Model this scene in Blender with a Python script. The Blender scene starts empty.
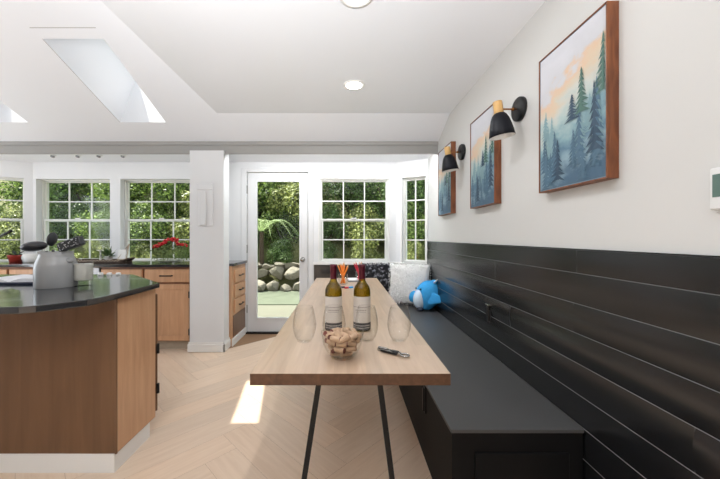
import bpy, bmesh, math, random
from mathutils import Vector, Matrix
random.seed(7)
SC = bpy.context.scene
COL = SC.collection
R = math.radians
PI = math.pi

# ------------------------------------------------------------------ camera
cam_d = bpy.data.cameras.new('camera'); cam = bpy.data.objects.new('camera', cam_d); COL.objects.link(cam)
cam.location = (0, 0, 1.22); cam.rotation_euler = (R(90), 0, 0)
cam_d.sensor_width = 36; cam_d.lens = 16.0
cam_d.shift_x = 15/720; cam_d.shift_y = -2.5/720
cam_d.clip_start = .02; cam_d.clip_end = 200
SC.camera = cam

# ------------------------------------------------------------------ world, sun, added fill lights, exposure
w = bpy.data.worlds.new('sky'); SC.world = w; w.use_nodes = True
bg = w.node_tree.nodes['Background']
bg.inputs['Color'].default_value = (.86, .93, 1, 1); bg.inputs['Strength'].default_value = 1.1
sd = bpy.data.lights.new('sun', 'SUN'); sd.energy = 10.0; sd.angle = R(.5); sd.color = (1, .95, .87)
so = bpy.data.objects.new('sun', sd); COL.objects.link(so)
so.rotation_euler = Vector((.465, -.19, -1)).to_track_quat('-Z', 'Y').to_euler()
def area(name, loc, aim, sx, sy, watts, color=(1, 1, 1), shape='RECTANGLE', spread=180):
    d = bpy.data.lights.new(name, 'AREA'); d.shape = shape; d.size = sx
    if shape == 'RECTANGLE': d.size_y = sy
    d.energy = watts; d.color = color; d.spread = R(spread)
    o = bpy.data.objects.new(name, d); COL.objects.link(o); o.location = loc
    o.rotation_euler = Vector(aim).to_track_quat('-Z', 'Z').to_euler()
    return o
# cool daylight tint of the added side fill
DAY = (.86, .93, 1)
# unseen fill light added by the side opening to lift walls and ceiling
area('side_fill_light', (-4.6, 1.9, .98), (1, -.05, .35), 2.6, .7, 25, DAY)
# bodiless fill light added behind the viewer to brighten the ceiling
area('ceiling_fill_light', (-.45, -.95, 1.0), (.0, .95, 1), .6, 0, 24, (.93, .965, 1), 'DISK', 84)
# concealed strip light behind the header washing the window wall
area('cove_strip', (-.1, 3.50, 2.15), (0, .25, -1), 2.05, .03, 9.5, (.95, .975, 1))
area('cove_strip', (-3.2, 3.50, 2.15), (0, .4, -1), 3.0, .03, 2, (.95, .975, 1))
vs = SC.view_settings
vs.view_transform = 'Standard'; vs.look = 'None'; vs.gamma = 1; vs.use_curve_mapping = False
vs.exposure = 0.86
SC.cycles.transparent_max_bounces = 24

# ------------------------------------------------------------------ materials
def newmat(name):
    m = bpy.data.materials.new(name); m.use_nodes = True
    nt = m.node_tree; b = nt.nodes['Principled BSDF']
    return m, nt, b
def N(nt, t, **kw):
    n = nt.nodes.new(t)
    for k, v in kw.items(): setattr(n, k, v)
    return n
def c4(c): return (c[0], c[1], c[2], 1)
def srgb(r, g, b):
    f = lambda v: ((v/255+.055)/1.055)**2.4 if v/255 > .04045 else v/255/12.92
    return (f(r), f(g), f(b))
def mat(name, col, rough=.5, metal=0., var=.06, scale=9., bump=0., spec=.5, coat=0., ior=1.5):
    m, nt, b = newmat(name)
    b.inputs['Roughness'].default_value = rough; b.inputs['Metallic'].default_value = metal
    b.inputs['Specular IOR Level'].default_value = spec; b.inputs['Coat Weight'].default_value = coat; b.inputs['IOR'].default_value = ior
    tc = N(nt, 'ShaderNodeTexCoord'); no = N(nt, 'ShaderNodeTexNoise')
    no.inputs['Scale'].default_value = scale; no.inputs['Detail'].default_value = 3
    nt.links.new(tc.outputs['Object'], no.inputs['Vector'])
    mx = N(nt, 'ShaderNodeMix', data_type='RGBA')
    mx.inputs['A'].default_value = c4([v*(1-var) for v in col]); mx.inputs['B'].default_value = c4([min(1, v*(1+var)) for v in col])
    nt.links.new(no.outputs['Fac'], mx.inputs['Factor']); nt.links.new(mx.outputs['Result'], b.inputs['Base Color'])
    if bump:
        bp = N(nt, 'ShaderNodeBump'); bp.inputs['Strength'].default_value = bump; bp.inputs['Distance'].default_value = .01
        nt.links.new(no.outputs['Fac'], bp.inputs['Height']); nt.links.new(bp.outputs['Normal'], b.inputs['Normal'])
    return m
def wood(name, ca, cb, rough=.4, stretch=(1, 12, 12), scale=3., bump=.05, spec=.5, attr=None, amount=.25, uv=False):
    m, nt, b = newmat(name)
    b.inputs['Roughness'].default_value = rough; b.inputs['Specular IOR Level'].default_value = spec
    tc = N(nt, 'ShaderNodeTexCoord'); mp = N(nt, 'ShaderNodeMapping'); mp.inputs['Scale'].default_value = stretch
    nt.links.new(tc.outputs['UV' if uv else 'Object'], mp.inputs['Vector'])
    no = N(nt, 'ShaderNodeTexNoise'); no.inputs['Scale'].default_value = scale; no.inputs['Detail'].default_value = 6; no.inputs['Distortion'].default_value = .6
    nt.links.new(mp.outputs['Vector'], no.inputs['Vector'])
    rp = N(nt, 'ShaderNodeValToRGB'); rp.color_ramp.elements[0].position = .3; rp.color_ramp.elements[1].position = .7
    rp.color_ramp.elements[0].color = c4(ca); rp.color_ramp.elements[1].color = c4(cb)
    nt.links.new(no.outputs['Fac'], rp.inputs['Fac']); out = rp.outputs['Color']
    if attr:
        at = N(nt, 'ShaderNodeAttribute'); at.attribute_name = attr
        mx = N(nt, 'ShaderNodeMix', data_type='RGBA', blend_type='MULTIPLY'); mx.inputs['Factor'].default_value = 1
        nt.links.new(out, mx.inputs['A']); nt.links.new(at.outputs['Color'], mx.inputs['B']); out = mx.outputs['Result']
    nt.links.new(out, b.inputs['Base Color'])
    if bump:
        bp = N(nt, 'ShaderNodeBump'); bp.inputs['Strength'].default_value = bump; bp.inputs['Distance'].default_value = .004
        nt.links.new(no.outputs['Fac'], bp.inputs['Height']); nt.links.new(bp.outputs['Normal'], b.inputs['Normal'])
    return m
def thin_glass(name, tint=(1, 1, 1), edge=None, refl=.5, rough=.02, blend=.25, base=.006):
    """thin clear glass: light passes through, grazing angles mirror and darken"""
    m = bpy.data.materials.new(name); m.use_nodes = True; nt = m.node_tree; nt.nodes.clear()
    o = N(nt, 'ShaderNodeOutputMaterial'); t = N(nt, 'ShaderNodeBsdfTransparent'); g = N(nt, 'ShaderNodeBsdfGlossy')
    g.inputs['Roughness'].default_value = rough; g.inputs['Color'].default_value = (1, 1, 1, 1)
    mx = N(nt, 'ShaderNodeMixShader'); fw = N(nt, 'ShaderNodeLayerWeight'); fw.inputs['Blend'].default_value = .5
    pw = N(nt, 'ShaderNodeMath', operation='POWER'); pw.inputs[1].default_value = 4.5; nt.links.new(fw.outputs['Facing'], pw.inputs[0])
    fr = N(nt, 'ShaderNodeMath', operation='MULTIPLY_ADD'); fr.inputs[1].default_value = refl; fr.inputs[2].default_value = base; nt.links.new(pw.outputs[0], fr.inputs[0])
    if edge:
        lw = N(nt, 'ShaderNodeLayerWeight'); lw.inputs['Blend'].default_value = blend
        cm = N(nt, 'ShaderNodeMix', data_type='RGBA'); cm.inputs['A'].default_value = c4(tint); cm.inputs['B'].default_value = c4(edge)
        nt.links.new(lw.outputs['Facing'], cm.inputs['Factor']); nt.links.new(cm.outputs['Result'], t.inputs['Color'])
    else: t.inputs['Color'].default_value = c4(tint)
    nt.links.new(fr.outputs[0], mx.inputs[0]); nt.links.new(t.outputs[0], mx.inputs[1]); nt.links.new(g.outputs[0], mx.inputs[2])
    nt.links.new(mx.outputs[0], o.inputs['Surface']); return m
def emit(name, col, s):
    m, nt, b = newmat(name); b.inputs['Base Color'].default_value = c4(col)
    b.inputs['Emission Color'].default_value = c4(col); b.inputs['Emission Strength'].default_value = s; return m

M = {}
M['wall'] = mat('white_wall_paint', srgb(224, 225, 226), .55, var=.012, scale=3, spec=.3)
M['wallwarm'] = mat('warm_white_wall_paint', srgb(209, 208, 205), .55, var=.012, scale=3, spec=.3)
M['shaft_line'] = mat('grey_shaft_line', srgb(150, 147, 142), .8)
M['hinge'] = mat('dark_steel_hinge', srgb(96, 94, 90), .4, metal=.6)
M['door'] = mat('door_white_enamel', srgb(218, 219, 220), .35, var=.01)
M['beam'] = mat('pale_grey_beam', srgb(160, 159, 156), .5, var=.012, scale=3, spec=.3)  # header beam toned greyer than the white walls
M['ceil'] = mat('white_ceiling_paint', srgb(230, 232, 236), .38, var=.012, scale=2, spec=.5)
M['trim'] = mat('white_trim_paint', srgb(232, 231, 228), .35, var=.01)
M['vinyl'] = mat('white_vinyl', srgb(228, 229, 224), .35, var=.01)
M['black'] = mat('black_satin_paint', srgb(22, 23, 25), .24, var=.12, scale=2.2, bump=.006, spec=.5, ior=1.65)
M['blackseat'] = mat('black_seat_lit', srgb(72, 72, 72), .42, var=.06, scale=4, spec=.55)  # seat lightened to paint in the light falling on its top
M['benchblack'] = mat('black_bench_shaded', srgb(12, 12, 13), .6, var=.08, scale=3, spec=.2)  # bench sides kept blacker to paint in their shade
M['gap'] = mat('board_edge_highlight', srgb(120, 120, 120), .5)  # pale grey paints in the light caught along board edges
M['blackmetal'] = mat('black_metal', srgb(20, 20, 22), .4, metal=.3, var=.05)
M['navyshade'] = mat('black_enamel', srgb(14, 16, 24), .45, var=.03, spec=.25)
M['dark'] = mat('dark_recess', srgb(30, 24, 20), .8)
M['chrome'] = mat('brushed_nickel', srgb(170, 168, 165), .25, metal=1, var=.03)
M['steel'] = mat('stainless_steel', srgb(150, 150, 152), .3, metal=.9, var=.03)
M['brass'] = mat('antique_brass', srgb(150, 100, 58), .35, metal=.9)
M['lightwood'] = wood('pale_turned_wood', srgb(196, 152, 92), srgb(214, 175, 115), .5, (8, 8, 1), 6)
M['walnut'] = wood('walnut_frame', srgb(98, 54, 30), srgb(140, 84, 50), .45, (10, 10, 1.5), 5)
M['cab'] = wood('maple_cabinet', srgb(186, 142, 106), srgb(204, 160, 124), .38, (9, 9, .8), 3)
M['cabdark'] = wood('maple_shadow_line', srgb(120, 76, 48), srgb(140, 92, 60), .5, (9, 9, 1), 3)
M['island'] = wood('stained_island_panel', srgb(102, 72, 48), srgb(120, 87, 60), .33, (7, 7, .5), 3, bump=.02)
M['counter'] = mat('black_polished_stone', srgb(42, 44, 47), .12, var=.25, scale=60, spec=.5, coat=.2, ior=1.8)
M['floorbase'] = mat('floor_joint', srgb(140, 108, 80), .7)
M['plank'] = wood('pale_oak_planks', srgb(215, 190, 166), srgb(225, 202, 179), .36, (1.2, 14, 1), 3, bump=.03, attr='tone', uv=True, spec=.45)
M['table'] = wood('butcher_block', srgb(178, 152, 129), srgb(196, 172, 149), .3, (14, 1.2, 14), 2.5, bump=.02, attr='tone', spec=.5)
M['shaded_tableend'] = wood('butcher_block_shaded_end', srgb(78, 50, 32), srgb(100, 68, 46), .45, (10, 10, 10), 4, attr='tone')  # darker copy of the wood paints in shade on the table ends
M['glass'] = thin_glass('window_glass', (.96, .985, .97))
M['skyglass'] = thin_glass('tinted_skylight', (.42, .42, .41))
M['wineglass'] = thin_glass('drinking_glass', (.995, .995, .99), (.78, .78, .77), .55, blend=.15, base=.012)
M['bottle'] = thin_glass('olive_bottle_glass', (.70, .62, .10), (.10, .085, .02), .5, blend=.5, base=.03)
M['wine'] = thin_glass('white_wine', (.86, .8, .3))
M['capsule'] = mat('burgundy_foil', srgb(84, 18, 38), .32, metal=.35)
M['label'] = mat('ivory_label', srgb(206, 198, 190), .7, var=.03, scale=40)
M['labeldark'] = mat('charcoal_label_band', srgb(52, 50, 54), .7, var=.2, scale=60)
M['ink'] = mat('label_ink', srgb(120, 112, 108), .7)
M['inkl'] = mat('label_ink_pale', srgb(196, 192, 190), .7)
M['cork'] = mat('cork', srgb(180, 150, 122), .85, var=.28, scale=45, bump=.25)
M['corkred'] = mat('wine_stained_cork', srgb(110, 60, 52), .85, var=.2, scale=45)
M['pot'] = mat('grey_glazed_ceramic', srgb(152, 153, 153), .3, var=.06, scale=6)
M['white'] = mat('white_ceramic', srgb(232, 231, 228), .3, var=.02)
M['wax'] = mat('pale_wax', srgb(206, 205, 198), .6, var=.03)
M['paper'] = mat('white_paper', srgb(232, 233, 238), .8, var=.02)
M['navy'] = mat('navy_cover', srgb(46, 54, 74), .5)
M['rubber'] = mat('black_nylon', srgb(42, 43, 47), .45, var=.08)
M['speck'] = mat('pale_speck', srgb(196, 198, 200), .5)
M['red'] = mat('red_petals', srgb(196, 22, 32), .55, var=.2, scale=30)
M['redpot'] = mat('red_glazed_pot', srgb(168, 56, 44), .4)
M['leaf2'] = mat('house_plant_leaf', srgb(64, 92, 48), .5, var=.3, scale=12)
M['darkleaf'] = mat('dark_leaf', srgb(34, 44, 34), .5, var=.3)
M['stemg'] = mat('thin_green_stem', srgb(110, 128, 70), .6, var=.2)
M['wicker'] = wood('dark_wicker', srgb(46, 34, 28), srgb(108, 86, 70), .7, (40, 40, 40), 3, bump=.4)
M['driftwood'] = mat('pale_driftwood', srgb(176, 160, 140), .7, var=.15, scale=20)
M['whitefur'] = mat('white_fleece', srgb(236, 236, 234), .95, var=.05, scale=60, bump=.5)
M['blue'] = mat('blue_plush', srgb(58, 164, 230), .9, var=.12, scale=40, bump=.5)
M['paleblue'] = mat('pale_blue_plush', srgb(208, 226, 242), .9, var=.06, scale=40, bump=.5)
M['eye'] = mat('black_bead', srgb(14, 16, 24), .2)
M['orange'] = mat('orange_pencil_paint', srgb(238, 134, 34), .45, var=.1)
M['pinkred'] = mat('red_pencil_paint', srgb(206, 44, 70), .45, var=.1)
M['pinkw'] = mat('pale_pencil_paint', srgb(232, 206, 208), .45)
M['penwood'] = mat('sharpened_wood', srgb(224, 188, 140), .7)
M['lcd'] = mat('grey_green_screen', srgb(92, 116, 108), .25, var=.05)
M['plastic'] = mat('white_plastic', srgb(222, 222, 220), .45, var=.01)
M['lamp'] = emit('lamp_diffuser', (1, .97, .92), 6)
M['patio'] = mat('patio_concrete', srgb(96, 95, 82), .85, var=.12, scale=1.3, bump=.1)
M['path'] = mat('mossy_grey_gravel', srgb(84, 90, 74), .95, var=.3, scale=6, bump=.2)
M['soil'] = mat('leafy_hillside', srgb(92, 92, 56), .95, var=.6, scale=7, bump=.5)
M['rock'] = mat('grey_boulder', srgb(126, 119, 106), .9, var=.4, scale=5, bump=.6)
M['bark'] = mat('tree_bark', srgb(72, 58, 44), .9, var=.3, scale=14, bump=.5)
M['roof'] = mat('roof_shingle', srgb(90, 86, 82), .9, var=.2, scale=20)

def fuzzy_black():
    m, nt, b = newmat('black_speckled_faux_fur'); b.inputs['Roughness'].default_value = .8
    tc = N(nt, 'ShaderNodeTexCoord'); v = N(nt, 'ShaderNodeTexVoronoi'); v.inputs['Scale'].default_value = 46
    no = N(nt, 'ShaderNodeTexNoise'); no.inputs['Scale'].default_value = 30; no.inputs['Detail'].default_value = 4
    nt.links.new(tc.outputs['Object'], v.inputs['Vector']); nt.links.new(tc.outputs['Object'], no.inputs['Vector'])
    rp = N(nt, 'ShaderNodeValToRGB'); e = rp.color_ramp.elements
    e[0].position = .52; e[0].color = c4(srgb(20, 20, 26)); e[1].position = .68; e[1].color = c4(srgb(168, 168, 178))
    nt.links.new(no.outputs['Fac'], rp.inputs['Fac']); nt.links.new(rp.outputs['Color'], b.inputs['Base Color'])
    bp = N(nt, 'ShaderNodeBump'); bp.inputs['Strength'].default_value = .9; nt.links.new(v.outputs['Distance'], bp.inputs['Height']); nt.links.new(bp.outputs['Normal'], b.inputs['Normal'])
    return m
M['fuzz'] = fuzzy_black()
def leafmat(name, ca, cb):
    m = bpy.data.materials.new(name); m.use_nodes = True; nt = m.node_tree; b = nt.nodes['Principled BSDF']; o = nt.nodes['Material Output']
    at = N(nt, 'ShaderNodeAttribute'); at.attribute_name = 'tone'
    mx = N(nt, 'ShaderNodeMix', data_type='RGBA'); mx.inputs['A'].default_value = c4(ca); mx.inputs['B'].default_value = c4(cb)
    nt.links.new(at.outputs['Fac'], mx.inputs['Factor']); nt.links.new(mx.outputs['Result'], b.inputs['Base Color'])
    b.inputs['Roughness'].default_value = .5
    tr = N(nt, 'ShaderNodeBsdfTranslucent'); nt.links.new(mx.outputs['Result'], tr.inputs['Color'])
    ms = N(nt, 'ShaderNodeMixShader'); ms.inputs[0].default_value = .35
    nt.links.new(b.outputs[0], ms.inputs[1]); nt.links.new(tr.outputs[0], ms.inputs[2]); nt.links.new(ms.outputs[0], o.inputs['Surface'])
    return m
M['foliage'] = [leafmat('mid_green_leaves', srgb(38, 62, 22), srgb(148, 172, 84)),
                leafmat('yellow_green_leaves', srgb(64, 80, 32), srgb(172, 178, 104)),
                leafmat('deep_green_leaves', srgb(30, 52, 22), srgb(116, 146, 74))]
M['fern'] = leafmat('fern_fronds', srgb(138, 168, 104), srgb(204, 220, 160))
def painting(seed):
    m, nt, b = newmat('watercolour_mist'); b.inputs['Roughness'].default_value = .6
    uv = N(nt, 'ShaderNodeTexCoord'); sp = N(nt, 'ShaderNodeSeparateXYZ'); nt.links.new(uv.outputs['UV'], sp.inputs[0])
    mp = N(nt, 'ShaderNodeMapping'); mp.inputs['Location'].default_value = (seed, seed*2, 0); mp.inputs['Scale'].default_value = (1, 1.5, 1)
    nt.links.new(uv.outputs['UV'], mp.inputs['Vector'])
    no = N(nt, 'ShaderNodeTexNoise'); no.inputs['Scale'].default_value = 4; no.inputs['Detail'].default_value = 7; no.inputs['Roughness'].default_value = .6
    nt.links.new(mp.outputs['Vector'], no.inputs['Vector'])
    a = N(nt, 'ShaderNodeMath', operation='MULTIPLY_ADD'); a.inputs[1].default_value = .55; nt.links.new(no.outputs['Fac'], a.inputs[0]); 
    s = N(nt, 'ShaderNodeMath', operation='SUBTRACT'); s.inputs[1].default_value = .20; tl_ = N(nt, 'ShaderNodeMath', operation='MULTIPLY_ADD'); tl_.inputs[1].default_value = -.3; nt.links.new(sp.outputs['X'], tl_.inputs[0]); nt.links.new(sp.outputs['Y'], tl_.inputs[2]); nt.links.new(tl_.outputs[0], s.inputs[0])
    nt.links.new(s.outputs[0], a.inputs[2])
    rp = N(nt, 'ShaderNodeValToRGB'); e = rp.color_ramp.elements
    stops = [(0, (70, 98, 120)), (.15, (134, 160, 172)), (.27, (84, 118, 138)), (.38, (128, 160, 168)), (.48, (168, 186, 184)), (.56, (192, 194, 186)), (.65, (204, 186, 162)), (.72, (210, 180, 152)), (.77, (194, 194, 198)), (1, (204, 204, 210))]
    e[0].position = 0; e[0].color = c4(srgb(*stops[0][1])); e[1].position = 1; e[1].color = c4(srgb(*stops[-1][1]))
    for p, c in stops[1:-1]:
        q = e.new(p); q.color = c4(srgb(*c))
    nt.links.new(a.outputs[0], rp.inputs['Fac']); nt.links.new(rp.outputs['Color'], b.inputs['Base Color'])
    return m
M['pine'] = [mat('painted_pine_pale', srgb(124, 154, 160), .6, var=.2, scale=14), mat('painted_pine_mid', srgb(76, 106, 126), .6, var=.25, scale=14), mat('painted_pine_dark', srgb(48, 72, 92), .6, var=.3, scale=14), mat('painted_pine_green', srgb(74, 108, 98), .6, var=.3, scale=14)]

# ------------------------------------------------------------------ mesh helpers
class MB:
    def __init__(s): s.bm = bmesh.new(); s.mi = 0; s.smooth = False
    def _merge(s, b, mtx=None):
        if mtx is not None: bmesh.ops.transform(b, matrix=mtx, verts=b.verts)
        for f in b.faces: f.material_index = s.mi; f.smooth = s.smooth
        me = bpy.data.meshes.new('t'); b.to_mesh(me); b.free(); s.bm.from_mesh(me); bpy.data.meshes.remove(me)
    def m(s, i, smooth=None):
        s.mi = i
        if smooth is not None: s.smooth = smooth
        return s
    def box(s, x0, x1, y0, y1, z0, z1, bev=0, mtx=None, seg=1):
        b = bmesh.new(); bmesh.ops.create_cube(b, size=1)
        for v in b.verts: v.co = Vector(((x0+x1)/2+v.co.x*(x1-x0), (y0+y1)/2+v.co.y*(y1-y0), (z0+z1)/2+v.co.z*(z1-z0)))
        if bev: bmesh.ops.bevel(b, geom=list(b.edges), offset=bev, segments=seg, affect='EDGES', profile=.7)
        s._merge(b, mtx); return s
    def cyl(s, p0, p1, r0, r1=None, n=16, bev=0):
        r1 = r0 if r1 is None else r1; p0, p1 = Vector(p0), Vector(p1); d = p1-p0
        b = bmesh.new(); bmesh.ops.create_cone(b, cap_ends=True, segments=n, radius1=r0, radius2=r1, depth=d.length)
        if bev: bmesh.ops.bevel(b, geom=[e for e in b.edges if all(len(f.verts) == n or len(f.verts) == 4 for f in e.link_faces) and any(len(f.verts) == n for f in e.link_faces)], offset=bev, segments=2, affect='EDGES')
        q = d.to_track_quat('Z', 'Y').to_matrix().to_4x4()
        s._merge(b, Matrix.Translation((p0+p1)/2) @ q); return s
    def lathe(s, prof, c=(0, 0, 0), n=32, cap=False, mtx=None):
        b = bmesh.new(); rings = []
        for r, z in prof:
            if r < 1e-5: rings.append([b.verts.new((0, 0, z))])
            else: rings.append([b.verts.new((r*math.cos(2*PI*k/n), r*math.sin(2*PI*k/n), z)) for k in range(n)])
        for a, d in zip(rings, rings[1:]):
            for k in range(n):
                k2 = (k+1) % n
                if len(a) == 1 and len(d) == 1: continue
                if len(a) == 1: b.faces.new((a[0], d[k2], d[k]))
                elif len(d) == 1: b.faces.new((a[k], a[k2], d[0]))
                else: b.faces.new((a[k], a[k2], d[k2], d[k]))
        if cap:
            for rg in (rings[0], rings[-1]):
                if len(rg) > 2: b.faces.new(rg)
        bmesh.ops.recalc_face_normals(b, faces=b.faces)
        T = Matrix.Translation(c)
        s._merge(b, T @ mtx if mtx is not None else T); return s
    def prism(s, pts, z0, z1, bev=0, mtx=None):
        b = bmesh.new(); lo = [b.verts.new((x, y, z0)) for x, y in pts]; hi = [b.verts.new((x, y, z1)) for x, y in pts]; n = len(pts)
        b.faces.new(lo[::-1]); b.faces.new(hi)
        for k in range(n): b.faces.new((lo[k], lo[(k+1) % n], hi[(k+1) % n], hi[k]))
        bmesh.ops.recalc_face_normals(b, faces=b.faces)
        if bev: bmesh.ops.bevel(b, geom=list(b.edges), offset=bev, segments=2, affect='EDGES', profile=.7)
        s._merge(b, mtx); return s
    def ell(s, c, r, mtx=None, sub=3, noise=0):
        b = bmesh.new(); bmesh.ops.create_icosphere(b, subdivisions=sub, radius=1)
        for v in b.verts:
            k = 1+(random.uniform(-noise, noise) if noise else 0)
            v.co = Vector((v.co.x*r[0]*k, v.co.y*r[1]*k, v.co.z*r[2]*k))
        T = Matrix.Translation(c); s._merge(b, T @ mtx if mtx is not None else T); return s
    def quad(s, *p):
        f = s.bm.faces.new([s.bm.verts.new(q) for q in p]); f.material_index = s.mi; f.smooth = s.smooth; return f
    def tube(s, pts, r, n=10):
        for a, b in zip(pts, pts[1:]): s.cyl(a, b, r, n=n)
        for p in pts[1:-1]: s.ell(p, (r, r, r), sub=2)
        return s
    def xf(s, mtx): bmesh.ops.transform(s.bm, matrix=mtx, verts=s.bm.verts); return s
def root_of(o):
    while o.parent: o = o.parent
    return o
def obj(name, mb, mats, parent=None, world=True, center=True):
    if not isinstance(mats, (list, tuple)): mats = [mats]
    loc = Vector((0, 0, 0))
    if parent is not None and world: mb.xf(Matrix.Translation(-root_of(parent).location))
    if parent is None and center:
        vs_ = [v.co for v in mb.bm.verts]
        loc = Vector(((min(v.x for v in vs_)+max(v.x for v in vs_))/2, (min(v.y for v in vs_)+max(v.y for v in vs_))/2, min(v.z for v in vs_)))
        mb.xf(Matrix.Translation(-loc))
    me = bpy.data.meshes.new(name); mb.bm.to_mesh(me); mb.bm.free()
    for m_ in mats: me.materials.append(M[m_] if isinstance(m_, str) else m_)
    o = bpy.data.objects.new(name, me); COL.objects.link(o); o.location = loc
    if parent is not None: o.parent = parent
    return o
def tag(o, label=None, cat=None, group=None, kind=None):
    if label: o['label'] = label
    if cat: o['category'] = cat
    if group: o['group'] = group
    if kind: o['kind'] = kind
    return o
def thing(name, label, cat, loc, rotz=0, group=None):
    o = bpy.data.objects.new(name, None); COL.objects.link(o); o.location = loc; o.rotation_euler = (0, 0, rotz); o.empty_display_size = .05
    return tag(o, label, cat, group)
def struct(name, mb, mats, label=None, cat=None, parent=None):
    o = obj(name, mb, mats, parent, center=False); o['kind'] = 'structure'
    if label: o['label'] = label
    if cat: o['category'] = cat
    return o
def sthing(name, label, cat, loc):
    o = thing(name, label, cat, loc); o['kind'] = 'structure'; return o
def dup(root, loc, rotz=None, label=None, scale=None):
    r = root.copy(); COL.objects.link(r); r.location = loc
    if rotz is not None: r.rotation_euler = (0, 0, rotz)
    if scale: r.scale = scale
    if label: r['label'] = label
    for ch in list(root.children):
        c = ch.copy(); COL.objects.link(c); c.parent = r
        for g in ch.children:
            d = g.copy(); COL.objects.link(d); d.parent = c
    return r
def tone_attr(o, groups, lo=.88, hi=1.08):
    """one random tone per plank: groups[face index] -> plank id"""
    at = o.data.color_attributes.new('tone', 'FLOAT_COLOR', 'CORNER'); tones = {}
    for p in o.data.polygons:
        g = groups(p); t = tones.setdefault(g, random.uniform(lo, hi)); h = random.Random(g).uniform(-.02, .02)
        for li in p.loop_indices: at.data[li].color = (t+h, t, t-h, 1)
def rotz_at(x, y, a): return Matrix.Translation((x, y, 0)) @ Matrix.Rotation(a, 4, 'Z')

# ------------------------------------------------------------------ dimensions of the room
XR, XL, YB, YF, T = 1.0, -4.816, 4.05, -4.0, .18
S0Y, S0Z, SM = 3.44, 2.24, .40
FLATZ, FLATY, FLATX = 2.398, 3.045, -1.217
sz = lambda y: S0Z + SM*(S0Y-y)
SKY = [(-3.58, -3.13), (-2.22, -1.77)]; SY0, SY1 = 2.35, 3.16

# floor: herringbone of real planks
def build_floor():
    struct('floor', MB().box(XL-.2, XR+.2, YF-.2, YB+T, -.12, -.0015), 'floorbase', 'pale oak herringbone plank floor', 'floor')
    base = bpy.data.objects['floor']
    W, n = .18, 5; mb = MB(); uvl = mb.bm.loops.layers.uv.new('UVMap'); g = .0005
    ca = math.cos(PI/4); k = 0; ids = []
    def add(x0, y0, x1, y1, horiz):
        nonlocal k
        P = []
        for (x, y) in ((x0+g, y0+g), (x1-g, y0+g), (x1-g, y1-g), (x0+g, y1-g)):
            P.append(((x-y)*ca+.01, (x+y)*ca-.06, 0))
        if max(p[1] for p in P) > YB+T or min(p[1] for p in P) < YF-.8 or max(p[0] for p in P) > XR+.9 or min(p[0] for p in P) < XL-.9: return
        f = mb.quad(*P); ou, ov = random.uniform(0, 40), random.uniform(0, 40)
        for lp, q in zip(f.loops, ((0, 0), (1, 0), (1, 1), (0, 1))):
            u, v = (q[0]*n*W, q[1]*W) if horiz else (q[1]*n*W, q[0]*W)
            lp[uvl].uv = (u+ou, v+ov)
    for t in range(-120, 121):
        for s in range(-9, 10):
            ox, oy = (t+s*n)*W, (t-s*n)*W
            add(ox, oy, ox+n*W, oy+W, True); add(ox, oy+W, ox+W, oy+W+n*W, False)
    o = obj('planks', mb, 'plank', base)
    tone_attr(o, lambda p: p.index, .93, 1.04)
build_floor()

# walls with openings: local u along, v depth (0 = room face, T = outside)
def wall_mb(u0, u1, z0, z1, opens, mtx=None, th=T):
    mb = MB(); us = sorted({u0, u1, *[o[0] for o in opens], *[o[1] for o in opens]})
    for a, b in zip(us, us[1:]):
        mid = (a+b)/2; cut = sorted((o[2], o[3]) for o in opens if o[0] < mid < o[1]); z = z0
        for c0, c1 in cut:
            if c0 > z: mb.box(a, b, 0, th, z, c0)
            z = c1
        if z < z1: mb.box(a, b, 0, th, z, z1)
    if mtx is not None: mb.xf(mtx)
    bmesh.ops.remove_doubles(mb.bm, verts=mb.bm.verts, dist=1e-5)
    return mb
DOOR = (-1.262, -.445)
W1, W2, W3 = (-3.91, -2.975), (-2.845, -1.885), (-.322, .55)
TOPZ, SILLZ = 1.955, .905
A_R = rotz_at(.645, YB, R(-30)); A_L = rotz_at(-4.816, 3.55, R(30))
struct('wall_back', wall_mb(-3.95, .645, -.02, 2.6, [(*W1, SILLZ, TOPZ), (*W2, SILLZ, TOPZ), (*DOOR, -.02, 2.06), (*W3, SILLZ, TOPZ)], Matrix.Translation((0, YB, 0))), 'wall', 'white back wall around the glass door and windows', 'wall')
struct('wall_bay_right', wall_mb(0, .41, -.02, 2.6, [(.085, .385, SILLZ, TOPZ)], A_R), 'wall', 'short angled white wall beside the bench', 'wall')
struct('wall_bay_left', wall_mb(0, 1.0, -.02, 2.6, [(.18, .92, SILLZ, TOPZ)], A_L), 'wall', 'short angled white wall in the kitchen bay', 'wall')
MR = Matrix(((0, 1, 0, XR), (-1, 0, 0, 0), (0, 0, 1, 0), (0, 0, 0, 1)))       # u -> -y , v -> +x
struct('wall_right', wall_mb(-3.9, 4.2, -.02, 3.9, [], MR), 'wallwarm', 'long white wall with the pictures above black panelling', 'wall')
ML = Matrix(((0, -1, 0, XL), (1, 0, 0, 0), (0, 0, 1, 0), (0, 0, 0, 1)))       # u -> +y , v -> -x
struct('wall_left', wall_mb(YF, 3.56, -.02, 3.9, [(.5, 3.3, .95, 2.0)], ML), 'wall', 'white kitchen side wall', 'wall')
struct('wall_front', wall_mb(XL, XR, -.02, 3.9, [(-2.6, -1.7, .95, 2.05)], Matrix.Translation((0, YF-T, 0))), 'wall', 'white wall behind the viewer', 'wall')

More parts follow.
